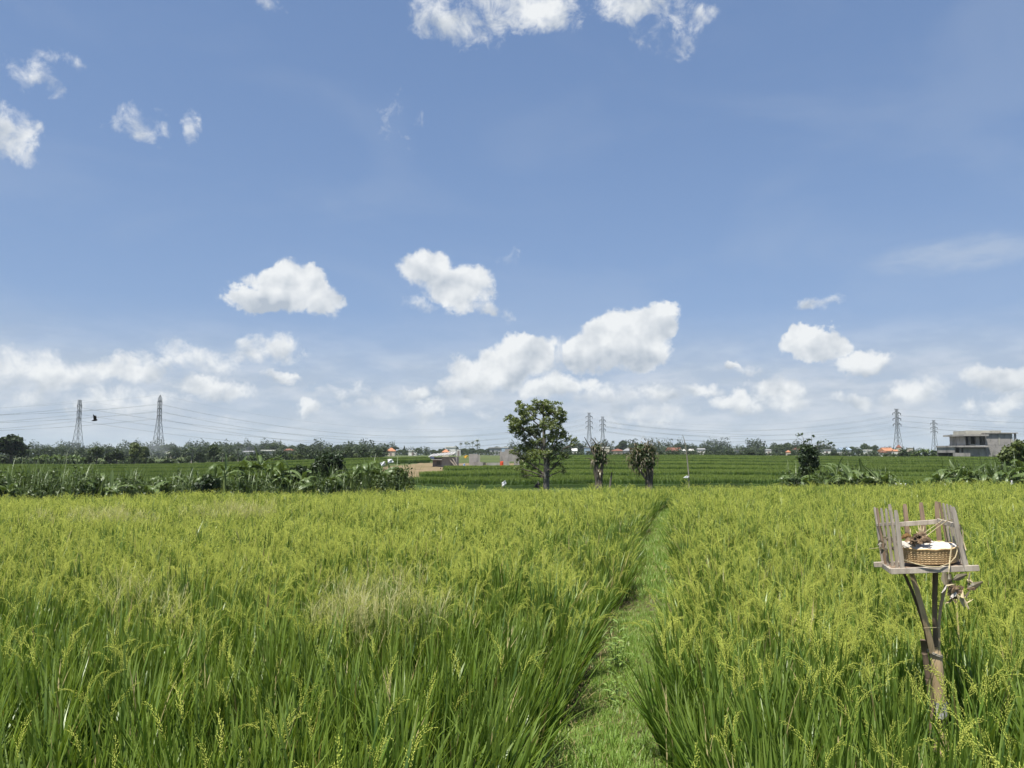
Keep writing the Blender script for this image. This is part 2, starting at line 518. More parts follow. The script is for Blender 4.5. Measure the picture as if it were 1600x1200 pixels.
M['bird'] = mat_plain('bird', (.014, .012, .012), (.03, .022, .018), .7, 6, 4, 0, .25)

# ------------------------------------------------------------------ lie of the land
def path_x(Y):
    return -0.35 + 0.213 * Y + 0.04 * math.sin(Y * .55 + 2)


def field_edge(X, Y=28.0):
    return interp(X, [-40, -17, -8, 0, 8, 20, 40], [20.5, 24.0, 27.0, 28.5, 29.5, 30.5, 31.5])


def field_drop(X, Y):
    return (max(Y, 0) / 28) ** 1.25 * (0.215 - 0.0085 * max(min(X, 22), -22))


def y_end(t):
    return interp(t, [-.9, -.67, -.45, -.28, -.1, .0, .3, .42, .52, .67, .9], [125, 128, 132, 138, 165, 195, 200, 190, 152, 146, 146])


def img_top(t):
    return interp(t, [-.9, -.67, -.4, -.28, -.15, 0, .2, .4, .67, .9], [729, 728.5, 727, 722, 717, 713.5, 713, 714.5, 717.5, 718])


def z_end(t):
    return EYE - (img_top(t) - HORIZON) / F * y_end(t)


Y0 = 54.0


def z_low(t):
    return interp(t, [-.3, -.15], [-1.05, -.62])


def slope_z(X, Y):
    t = max(-.9, min(.9, X / max(Y, 30)))
    ye = y_end(t)
    if Y <= Y0:
        return z_low(t)
    if Y >= ye:
        far = 1.25 + .25 * nz(X * .004, Y * .004, 3)
        k = min((Y - ye) / 260, 1.0)
        k = k * k * (3 - 2 * k)
        return z_end(t) * (1 - k) + far * k
    return z_low(t) + (z_end(t) - z_low(t)) * ((Y - Y0) / (ye - Y0)) ** .8


def ground_z(X, Y):
    e = field_edge(X)
    zf = -0.12 - field_drop(X, min(Y, e))
    if Y < e + .4:
        return zf
    k = min((Y - e - .4) / 2.5, 1)
    zd = -0.50
    z = zf * (1 - k) + zd * k
    if Y > 44:
        k2 = min((Y - 44) / 10, 1)
        z = z * (1 - k2) + slope_z(X, max(Y, Y0)) * k2
    return z


def on_ground(px, Y, dz=0.0):
    X = (px - 800) / F * Y * 1.004
    return Vector((X, Y, ground_z(X, Y) + dz))


def build_ground():
    xs = list(np.arange(-30, 30.1, 1.0)); x = 30.0; d = 1.0
    while x < 2600:
        d *= 1.16; x += d; xs.append(x); xs.insert(0, -x)
    ys = [-2500, -900, -300, -100, -40, -20, -10, -6, -4, -2] + list(np.arange(-1, 34, .75))
    y = ys[-1]; d = .75
    while y < 2600:
        d *= 1.045; y += d; ys.append(y)
    nx = len(xs)
    v = [(X, Y, ground_z(X, Y) - (.06 if Y < 250 else .06 - .0) + (.03 * nz(X * 1.1, Y * 1.2, 1) if Y < 60 else 0)) for Y in ys for X in xs]
    f, mi = [], []
    for j in range(len(ys) - 1):
        for i in range(nx - 1):
            f.append((j * nx + i, j * nx + i + 1, (j + 1) * nx + i + 1, (j + 1) * nx + i))
            mi.append(0 if ys[j] < field_edge(xs[i]) else (1 if ys[j] < 60 else 2))
    me = bpy.data.meshes.new('ground')
    me.from_pydata(v, [], f)
    for m in ('field_floor', 'terrace_soil', 'land'):
        me.materials.append(M[m])
    me.polygons.foreach_set('material_index', np.asarray(mi, dtype=np.int32))
    me.polygons.foreach_set('use_smooth', np.ones(len(f), dtype=bool))
    set_attr(me, 'tone', [.5] * len(v))
    tag(link('ground', me), kind='structure')


build_ground()


def build_path():
    """grassy bund walked as a footpath, with a muddy left shoulder"""
    prof = [(-.62, -.16), (-.46, -.07), (-.34, -.015), (-.2, .0), (0, .01), (.2, .0), (.34, -.03), (.5, -.12), (.62, -.18)]
    ys = np.arange(-3, 29.4, .16)
    v, f = [], []
    n = len(prof)
    for Y in ys:
        for dx, dz in prof:
            X = path_x(Y) + dx
            v.append((X, Y, dz - field_drop(X, Y) + .014 * nz(X * 9, Y * 7, 2) + .01 * nz(X * 23, Y * 19, 5)))
    for j in range(len(ys) - 1):
        for i in range(n - 1):
            f.append((j * n + i, j * n + i + 1, (j + 1) * n + i + 1, (j + 1) * n + i))
    me = bpy.data.meshes.new('path')
    me.from_pydata(v, [], f)
    me.materials.append(M['path_soil']); me.materials.append(M['soil'])
    me.polygons.foreach_set('material_index', np.asarray([1 if (k % (n - 1)) < 2 else 0 for k in range(len(f))], dtype=np.int32))
    me.polygons.foreach_set('use_smooth', np.ones(len(f), dtype=bool))
    set_attr(me, 'tone', [.5] * len(v))
    tag(link('path', me), kind='structure')


build_path()

# ------------------------------------------------------------------ scattering with geometry nodes (only for what nobody could count)
def scatter_tree(coll):
    ng = bpy.data.node_groups.new('scatter', 'GeometryNodeTree')
    ng.interface.new_socket('Geometry', in_out='INPUT', socket_type='NodeSocketGeometry')
    ng.interface.new_socket('Geometry', in_out='OUTPUT', socket_type='NodeSocketGeometry')
    gi, go = ng.nodes.new('NodeGroupInput'), ng.nodes.new('NodeGroupOutput')
    ci = ng.nodes.new('GeometryNodeCollectionInfo')
    ci.inputs['Collection'].default_value = coll
    ci.inputs['Separate Children'].default_value = True
    ci.inputs['Reset Children'].default_value = True
    ip = ng.nodes.new('GeometryNodeInstanceOnPoints')
    ip.inputs['Pick Instance'].default_value = True

    def named(name, typ):
        n = ng.nodes.new('GeometryNodeInputNamedAttribute')
        n.data_type = typ
        n.inputs['Name'].default_value = name
        return n.outputs[0]
    er = ng.nodes.new('FunctionNodeEulerToRotation')
    L = ng.links.new
    L(named('rot', 'FLOAT_VECTOR'), er.inputs[0])
    L(er.outputs[0], ip.inputs['Rotation'])
    L(named('idx', 'INT'), ip.inputs['Instance Index'])
    L(named('scl', 'FLOAT_VECTOR'), ip.inputs['Scale'])
    L(gi.outputs[0], ip.inputs['Points'])
    L(ci.outputs[0], ip.inputs['Instance'])
    L(ip.outputs[0], go.inputs[0])
    return ng


def scatter(name, pts, rots, scls, idx, ng, label, cat, kind='stuff', parent=None):
    me = bpy.data.meshes.new(name)
    me.vertices.add(len(pts))
    me.vertices.foreach_set('co', np.asarray(pts, dtype=np.float32).ravel())
    for nm, d in (('rot', rots), ('scl', scls)):
        a = me.attributes.new(nm, 'FLOAT_VECTOR', 'POINT')
        a.data.foreach_set('vector', np.asarray(d, dtype=np.float32).ravel())
    a = me.attributes.new('idx', 'INT', 'POINT')
    a.data.foreach_set('value', np.asarray(idx, dtype=np.int32))
    o = link(name, me, parent)
    md = o.modifiers.new('scatter', 'NODES')
    md.node_group = ng
    tag(o, label, cat, kind=kind)
    return o


def variants(name, meshes):
    """hold the plant meshes in a collection that is not linked to the scene"""
    c = bpy.data.collections.new(name)
    for i, me in enumerate(meshes):
        o = bpy.data.objects.new('%s_%02d' % (name, i), me)
        c.objects.link(o)
    return scatter_tree(c)


class Blades:
    """numpy-light builder for many grass blades with along / tone attributes"""
    def __init__(self):
        self.v, self.f, self.mi, self.al, self.tn = [], [], [], [], []

    def blade(self, base, az, lean, length, width, curl, mat=0, seg=5, tone=.5, taper=.75):
        d = Vector((math.cos(az), math.sin(az), 0))
        s = Vector((-math.sin(az), math.cos(az), 0))
        p = Vector(base)
        th = lean
        prev = None
        for i in range(seg + 1):
            t = i / seg
            w = width * (min(1, .45 + t * 1.6) if t < .35 else max(0.03, 1 - ((t - .35) / .65) ** 2 * taper - (.25 - .0) * (t > .99))) / 2
            tw = s * math.cos(t * .9 + az) + d * 0
            n = len(self.v)
            self.v += [tuple(p - s * w), tuple(p + s * w)]
            self.al += [t, t]; self.tn += [tone, tone]
            if prev is not None:
                self.f.append((prev, prev + 1, n + 1, n)); self.mi.append(mat)
            prev = n
            p = p + (Vector((0, 0, 1)) * math.cos(th) + d * math.sin(th)) * (length / seg)
            th += curl / seg * (.4 + 1.5 * t)
        return p

    def grain(self, p, d, l, w, mat, tone):
        d = d.normalized()
        s = d.cross(Vector((.3, .5, .8))).normalized()
        u = s.cross(d)
        n = len(self.v)
        c = p + d * (l * .45)
        self.v += [tuple(p)] + [tuple(c + (s * math.cos(a) + u * math.sin(a)) * w) for a in (0, 2.1, 4.2)] + [tuple(p + d * l)]
        for a, b in ((1, 2), (2, 3), (3, 1)):
            self.f.append((n, n + a, n + b)); self.f.append((n + 4, n + b, n + a)); self.mi += [mat, mat]
        self.al += [.5] * 5; self.tn += [tone] * 5

    def mesh(self, name, mats):
        me = bpy.data.meshes.new(name)
        me.from_pydata(self.v, [], self.f)
        for m in mats:
            me.materials.append(m)
        me.polygons.foreach_set('material_index', np.asarray(self.mi, dtype=np.int32))
        me.polygons.foreach_set('use_smooth', np.ones(len(self.f), dtype=bool))
        set_attr(me, 'tone', self.tn); set_attr(me, 'along', self.al)
        return me


def rice_hill(seed, n_leaf, n_pan, hi=True):
    """one planted hill of rice: leaves, tillers and nodding panicles"""
    r = random.Random(seed)
    B = Blades()
    for i in range(n_leaf):
        az = r.uniform(0, 6.28)
        b = Vector((r.gauss(0, .035), r.gauss(0, .035), r.uniform(0, .22)))
        ln = r.uniform(.38, .64)
        dry = r.random() < .04
        B.blade(b, az, r.uniform(.03, .28), ln, r.uniform(.009, .0155), r.uniform(.0, .75) ** 1.6 + (r.random() < .1) * .8,
                2 if dry else 0, 6 if hi else 4, r.random())
    for i in range(n_pan):
        az = r.uniform(0, 6.28)
        tone = r.random()
        b = Vector((r.gauss(0, .04), r.gauss(0, .04), .3))
        lean = r.uniform(.02, .20)
        stem_h = r.uniform(.26, .38)
        d = Vector((math.cos(az), math.sin(az), 0))
        p = b.copy(); th = lean
        if hi:
            B.blade(b, az, lean, stem_h, .0035, 0, 0, 2, tone, .1)
        p = b + (Vector((0, 0, 1)) * math.cos(lean) + d * math.sin(lean)) * stem_h
        L = r.uniform(.15, .21); bend = r.uniform(.3, 1.5) if r.random() < .75 else r.uniform(1.2, 2.3)
        seg = 11 if hi else 8
        for k in range(seg):
            t = k / seg
            dirv = Vector((0, 0, 1)) * math.cos(th) + d * math.sin(th)
            q = p + dirv * (L / seg)
            th += bend / seg
            if hi:
                # short branchlets pressed along the axis, each a string of fine overlapping spikelets
                for g in range(1 if k % 2 else 2):
                    o = Vector((r.uniform(-1, 1), r.uniform(-1, 1), r.uniform(-1, 1)))
                    dd = (dirv * 1.0 + o * .30).normalized()
                    e = p + o * .002
                    for h in range(int(7 * (1.1 - .55 * t))):
                        B.grain(e + Vector((r.uniform(-1, 1), r.uniform(-1, 1), r.uniform(-1, 1))) * .0016, dd + Vector((r.uniform(-.3, .3), r.uniform(-.3, .3), r.uniform(-.3, .3))),
                                r.uniform(.010, .014), .0016, 1, min(1, max(0, tone * .5 + r.random() * .5)))
                        e = e + dd * .0085
                        dd = (dd + Vector((0, 0, -.10))).normalized()
            else:
                for g in range(2):
                    o = Vector((r.uniform(-1, 1), r.uniform(-1, 1), r.uniform(-1, 1)))
                    B.grain(p + o * .008, dirv * 1.2 + o * .4, L / seg * 1.3, .0026, 1, tone)
            p = q
        # flag leaf
        B.blade(b + Vector((0, 0, stem_h * .5)), az + r.uniform(1.5, 4.5), r.uniform(.08, .4), r.uniform(.2, .34), .010, r.uniform(0, .5), 0, 4, r.random())
    return B.mesh('rice_hill', [M['rice_leaf'], M['rice_panicle'], M['rice_dry']])


# indices 0-4 near leafy, 5-10 near with panicles, 11-13 far leafy, 14-19 far with panicles
rice_meshes = [rice_hill(10 + i, 62, (0, 0, 1, 0, 1)[i]) for i in range(5)] + [rice_hill(30 + i, 50, 4 + i % 4) for i in range(6)] + \
              [rice_hill(50 + i, 46, 1, False) for i in range(3)] + [rice_hill(70 + i, 44, 4 + i % 4, False) for i in range(6)]
RICE = variants('rice_hill', rice_meshes)


def build_rice():
    r = random.Random(5)
    for side in (-1, 1):
        P, Q, S, I = [], [], [], []
        Y = 0.5
        while Y < 32:
            hw = .80 * Y + 3.0
            step = .19 if Y < 12 else .20
            X = -hw
            while X < hw:
                x, y = X + r.uniform(-.075, .075), Y + r.uniform(-.075, .075)
                X += step
                e = field_edge(x) + .35 * nz(x * 1.3, 0, 4)
                if y > e:
                    continue
                d = x - path_x(y)
                cl = max(0, min(1, (y - 24.5) / 2))
                if side < 0 and d > (-.48 + .06 * nz(y * 2.2, 1)) * (1 - cl) or side > 0 and d < (.42 + .08 * nz(y * 1.9, 3)) * (1 - cl):
                    continue
                # clear the ground round the offering stand and the cut bamboo
                if (x - 2.33) ** 2 + (y - 4.30) ** 2 < .13 ** 2 or (x - 2.33) ** 2 + (y - 4.0) ** 2 < .12 ** 2:
                    continue
                gz = -.12 - field_drop(x, y)
                # shorter, trodden rice in front of the stand
                low = 1.0
                u_, w_ = (x * .474 + y * .880), abs(x * .880 - y * .474 - .0)
                if w_ < .13 and 3.8 < u_ < 4.85:
                    low = .55 if u_ > 4.25 else .72
                patch = nz(x * .35, y * .35, 7)
                if side < 0:
                    pp = min(1, max(.02, (y - 4.9) / 3.4)) * .86
                    if -1.6 < d:
                        pp *= .45 if y < 14 else .75
                else:
                    pp = min(.82, max(.18, (y - 2.9) / 2.6))
                if y > 19:
                    pp *= max(.5, 1 - (y - 19) * .06)
                pp += patch * .22 + .14 * nz(x * 1.3, y * 1.1, 21)
                pan = r.random() < pp
                near = y < 9 + 9 * r.random() ** 1.3
                I.append((r.randrange(5, 11) if pan else r.randrange(0, 5)) if near else (r.randrange(14, 20) if pan else r.randrange(11, 14)))
                tilt = .08 * nz(x * .9, y * .9, 9)
                ty, tx = .03 + tilt, .10 * nz(x * .7, y * .8, 13)
                dd = abs(d)
                if dd < 1.1:
                    k = (1 - (dd - .35) / .75)
                    ty += -side * (.34 if side < 0 else .37) * max(0, min(1, k)) * r.uniform(.4, 1.2)
                    tx += r.uniform(0, .10) * k
                Q.append((tx + r.gauss(0, .06), ty + r.gauss(0, .06), 0))
                hs = (1.0 + .08 * nz(x * .7, y * .7, 2) + .06 * nz(x * 2.1, y * 1.7, 4) + r.gauss(0, .08)) * (1.0 + max(0, y - 10) * .002)
                hs *= low
                S.append((hs * (1 if near else 1.1), hs * (1 if near else 1.1), hs))
                P.append((x, y, gz - .02))
                # turn each hill about its own axis before leaning it
                q = Euler((Q[-1][0], Q[-1][1], 0)).to_matrix() @ Euler((0, 0, r.uniform(0, 6.28))).to_matrix()
                Q[-1] = tuple(q.to_euler())
            Y += step
        lab = 'ripening green rice filling the field left of the path' if side < 0 else 'ripening green rice filling the field right of the path'
        scatter('rice', P, Q, S, I, RICE, lab, 'rice')


build_rice()


def build_path_grass():
    r = random.Random(8)
    meshes = []
    for k in range(6):
        B = Blades()
        for i in range(34):
            az = r.uniform(0, 6.28)
            B.blade((r.gauss(0, .03), r.gauss(0, .03), 0), az, r.uniform(.15, 1.1), r.uniform(.025, .075), r.uniform(.0022, .004), r.uniform(0, .9), 1 if r.random() < .05 else 0, 3, r.random())
        meshes.append(B.mesh('grass_tuft', [M['path_grass'], M['rice_dry']]))
    ng = variants('grass_tuft', meshes)
    P, Q, S, I = [], [], [], []
    Y = 1.5
    while Y < 29.2:
        n = int(.95 / .045) if Y < 9 else int(.95 / .08)
        for i in range(n):
            d = r.uniform(-.42, .52)
            if d < -.29 + .08 * nz(Y * 2.7, 0, 3) and r.random() < .82:
                continue
            y = Y + r.uniform(-.03, .03)
            x = path_x(y) + d
            dz = interp(d, [-.62, -.46, -.34, -.2, 0, .2, .34, .5], [-.16, -.07, -.015, 0, .01, 0, -.03, -.12])
            P.append((x, y, dz - field_drop(x, y) + .004))
            Q.append((0, 0, r.uniform(0, 6.28)))
            s = r.uniform(.5, 1.35) * (1 if y < 9 else 1.5) * (1 + .5 * nz(x * 2.6, y * 1.7, 6))
            S.append((s, s, s * r.uniform(.7, 1.2))); I.append(r.randrange(6))
        Y += .05 if Y < 9 else .09
    scatter('grass', P, Q, S, I, ng, 'short trodden grass covering the footpath', 'grass')
    # straw and dead blades on the muddy shoulder
    B = Blades()
    for i in range(2600):
        y = 2.5 + 22 * r.random() ** 1.8
        x = path_x(y) + r.gauss(-.40, .09)
        z = interp(x - path_x(y), [-.62, -.46, -.34, -.2], [-.16, -.07, -.015, 0]) - field_drop(x, y) + r.uniform(.0, .03)
        B.blade((x, y, z), r.uniform(0, 6.28), r.uniform(1.15, 1.6), r.uniform(.05, .26), r.uniform(.003, .008), r.uniform(-.3, .4), 0, 3, r.random())
    tag(link('straw', B.mesh('straw', [M['rice_dry']])), 'dry straw and dead blades along the muddy edge of the path', 'straw', kind='stuff')


build_path_grass()


def build_weeds():
    """feathery dry weed grass standing in loose patches over the rice"""
    r = random.Random(12)
    meshes = []
    for k in range(5):
        B = Blades()
        for s in range(5):
            az = r.uniform(0, 6.28)
            b = Vector((r.gauss(0, .03), r.gauss(0, .03), 0))
            top = B.blade(b, az, r.uniform(.02, .16), r.uniform(.55, .68), .003, r.uniform(0, .2), 0, 4, r.random(), .2)
            for j in range(16):
                p = top + Vector((0, 0, -r.uniform(0, .16)))
                B.blade(p, r.uniform(0, 6.28), r.uniform(.3, 1.3), r.uniform(.06, .2), .0022, r.uniform(-.2, .5), 0, 3, r.random(), .4)
        meshes.append(B.mesh('weed_grass', [M['weed_seed']]))
    ng = variants('weed_grass', meshes)
    spots = [(560, 985, 5.6, .24, .26, 17, 'feathery dry weed grass in the rice, large patch nearest the camera'),
             (375, 812, 16.0, .75, .9, 30, 'brownish weed grass patch in the far rice behind the near patch'),
             (150, 826, 14.5, .75, .8, 26, 'brownish weed grass patch in the rice nearest the left edge'),
             (680, 1000, 5.6, .28, .25, 5, 'thin wisp of weed grass in the rice just right of the large patch'),
             (255, 985, 5.9, .35, .3, 4, 'thin wisp of weed grass in the rice left of the large patch')]
    for px, py, Y, sx, sy, n, lab in spots:
        X = (px - 800) / F * Y
        P, Q, S, I = [], [], [], []
        for i in range(n):
            x, y = X + r.gauss(0, sx * .62), Y + r.gauss(0, sy * .7)
            P.append((x, y, -.12 - field_drop(x, y) + r.uniform(.02, .14)))
            Q.append((r.gauss(0, .1), r.gauss(0, .1), r.uniform(0, 6.28)))
            s = r.uniform(.85, 1.1); w = 1.0 if Y < 10 else 1.3
            S.append((s * w, s * w, s)); I.append(r.randrange(5))
        scatter('weed_grass', P, Q, S, I, ng, lab, 'weeds')


build_weeds()

# ------------------------------------------------------------------ terraces
def build_terraces():
    r = random.Random(21)
    meshes = []
    for k in range(6):
        B = Blades()
        for i in range(95):
            az = r.uniform(0, 6.28)
            B.blade((r.uniform(-.5, .5), r.uniform(-.5, .5), 0), az, r.uniform(.02, .35), r.uniform(.34, .50), r.uniform(.022, .040), r.uniform(0, .7), 0, 3, r.random())
        meshes.append(B.mesh('crop_patch', [M['terrace_crop']]))
    ng = variants('crop_patch', meshes)
    right_start = {0: 648, 1: 662, 2: 700, 3: 815, 4: 818, 5: 822, 6: 830, 7: 840}
    for part in ('left', 'right'):
        K = 6 if part == 'left' else 8
        for k in range(K):
            if part == 'right':
                pa, pb = right_start[k], 1960
            else:
                pa, pb = -360, (588 if k < 3 else (602 if k < 4 else 672))
            n = 70
            top_f, top_b = [], []
            for i in range(n + 1):
                px = pa + (pb - pa) * i / n
                t = (px - 800) / F
                ye = y_end(t)
                w = 1.0 + .035 * nz(t * 9 + k * 3.3, k * 1.9, 5) + .018 * nz(t * 31, k * 2.7, 8)
                f0, f1 = (k / K) ** 1.2, ((k + 1) / K) ** 1.2
                w2 = 1.0 + .035 * nz(t * 9 + (k + 1) * 3.3, (k + 1) * 1.9, 5) + .018 * nz(t * 31, (k + 1) * 2.7, 8)
                ya, yb = (Y0 + (ye - Y0) * f0) * w, (Y0 + (ye - Y0) * f1) * w2
                if part == 'right' and i < 4:
                    ya += (4 - i) ** 2 * .25
                z = slope_z(t * (ya + yb) / 2, yb) - .05
                top_f.append(Vector((t * ya, ya, z)))
                top_b.append(Vector((t * yb, yb + .3, z)))
            b = MB()
            rows = [[p + Vector((0, -.12, -.75)) for p in top_f], [p + Vector((0, 0, .02)) for p in top_f], top_b, [p + Vector((0, .1, -.8)) for p in top_b]]
            ids = [b.verts(q) for q in rows]
            for u, v in zip(ids, ids[1:]):
                for i in range(n):
                    b.face(u + i, u + i + 1, v + i + 1, v + i)
            o = b.build('terrace', M['terrace_soil'], smooth=False)
            tag(o, kind='structure')
            # the standing crop
            P, Q, S, I = [], [], [], []
            sp = .62 if k < 4 else .85
            for i in range(n):
                a0, a1, c0, c1 = top_f[i], top_f[i + 1], top_b[i], top_b[i + 1]
                wd = (a1 - a0).length; dp = (c0 - a0).length
                nn = max(1, int(round(wd / sp))); mm = max(2, int(round(dp / sp)))
                for u in range(nn):
                    for v in range(mm):
                        s_, q_ = (u + r.random()) / nn, (.5 + (v + r.random() * .8) / mm * (dp - 1.2)) / dp
                        p = (a0.lerp(a1, s_)).lerp(c0.lerp(c1, s_), q_ * .97)
                        P.append(tuple(p)); Q.append((r.gauss(0, .05), r.gauss(0, .05), r.uniform(0, 6.28)))
                        h = (1 + .12 * nz(p.x * .2, p.y * .3, k)) * r.uniform(.85, 1.12)
                        S.append((1, 1, h)); I.append(r.randrange(6))
            lab = 'young green rice on the %s terrace up the slope %s of the brown plot' % (ordinal(k + 1), part)
            scatter('rice_crop', P, Q, S, I, ng, lab, 'rice')
    # bare brown plot between the terraces
    b = MB()
    cs = []
    for (px, Y) in ((575, 57), (648, 57), (662, 64), (672, 72), (706, 82), (724, 93), (815, 106), (850, 117), (660, 117), (640, 108), (598, 98), (590, 75)):
        p = on_ground(px, Y)
        cs.append(Vector((p.x, p.y, p.z)))
    cx = sum(cs, Vector()) / len(cs)
    # finely divided so it follows the slope
    xs = np.linspace(min(c.x for c in cs), max(c.x for c in cs), 50)
    ys = np.linspace(57, 118, 60)

    def inside(x, y):
        res = False
        for i in range(len(cs)):
            a, c = cs[i], cs[i - 1]
            if (a.y > y) != (c.y > y) and x < (c.x - a.x) * (y - a.y) / (c.y - a.y) + a.x:
                res = not res
        return res
    for i in range(49):
        for j in range(59):
            if inside((xs[i] + xs[i + 1]) / 2, (ys[j] + ys[j + 1]) / 2):
                q = [(xs[i], ys[j]), (xs[i + 1], ys[j]), (xs[i + 1], ys[j + 1]), (xs[i], ys[j + 1])]
                k = b.verts([(x, y, slope_z(x, y) + .06 + .05 * nz(x * 3, y * 3)) for x, y in q])
                b.face(k, k + 1, k + 2, k + 3)
    tag(b.build('bare_field', M['bare'], smooth=True), kind='structure')


build_terraces()

# ------------------------------------------------------------------ foliage
def leaf_cloud(lobes, n, size, seed, shell=2.4, up=.4, long=1.7, hole=0.0):
    """n small folded leaves spread through ellipsoid lobes (x, y, z, rx, ry, rz, weight)"""
    g = np.random.default_rng(seed)
    L = np.array([l[:6] for l in lobes], dtype=float)
    w = np.array([(l[6] if len(l) > 6 else 1.0) * l[3] * l[4] * l[5] for l in lobes])
    ch = g.choice(len(lobes), n, p=w / w.sum())
    d = g.normal(size=(n, 3)); d /= np.linalg.norm(d, axis=1)[:, None]
    rad = g.random(n) ** (1 / shell)
    if hole:
        ph = g.random(3) * 6
        f = np.sin(d[:, 0] * 5 + ch * 2.1 + ph[0]) + np.sin(d[:, 1] * 5 + ch * 1.3 + ph[1]) + np.sin(d[:, 2] * 6 + ch * .7 + ph[2])
        rad *= np.where(f > 1.2, 1 - hole, 1.0)
        rad *= 1 + .16 * np.clip(f, -1.5, 1.5)
    p = L[ch, :3] + d * L[ch, 3:6] * rad[:, None]
    nrm = d * .6 + g.normal(size=(n, 3)) * .7 + np.array([0, 0, up])
    nrm /= np.linalg.norm(nrm, axis=1)[:, None]
    a = np.cross(nrm, g.normal(size=(n, 3))); a /= np.linalg.norm(a, axis=1)[:, None]
    b = np.cross(nrm, a)
    s = size * g.uniform(.6, 1.25, n)[:, None]
    A = a * s * long * .5; Bv = b * s * .5
    fold = nrm * s * .12
    v = np.stack([p - A, p + Bv + fold, p + A, p - Bv + fold], 1).reshape(-1, 3)
    i = np.arange(n)[:, None] * 4
    f = np.concatenate([i + np.array([[0, 1, 2]]), i + np.array([[0, 2, 3]])], 1).reshape(-1, 3)
    lob = g.random(len(lobes))
    tone = np.repeat(np.clip(.65 * g.random(n) + .35 * lob[ch], 0, 1), 4)
    return v, f, tone


def cloud_mesh(name, v, f, tone, mat):
    me = bpy.data.meshes.new(name)
    me.vertices.add(len(v)); me.loops.add(len(f) * 3); me.polygons.add(len(f))
    me.vertices.foreach_set('co', v.astype(np.float32).ravel())
    me.loops.foreach_set('vertex_index', f.astype(np.int32).ravel())
    me.polygons.foreach_set('loop_start', np.arange(len(f), dtype=np.int32) * 3)
    me.polygons.foreach_set('loop_total', np.full(len(f), 3, dtype=np.int32))
    me.materials.append(mat)
    set_attr(me, 'tone', tone)
    me.update(calc_edges=True)
    return me


def limb(b, p0, p1, r0, r1, r, seg=6, wob=.06, n=7):
    p0, p1 = Vector(p0), Vector(p1)
    L = (p1 - p0).length
    pts = [p0.lerp(p1, i / seg) + Vector((r.gauss(0, wob), r.gauss(0, wob), r.gauss(0, wob * .4))) * L * (0 if i in (0,) else 1) * .5 for i in range(seg + 1)]
    b.tube(pts, [r0 + (r1 - r0) * i / seg for i in range(seg + 1)], n)
    return pts


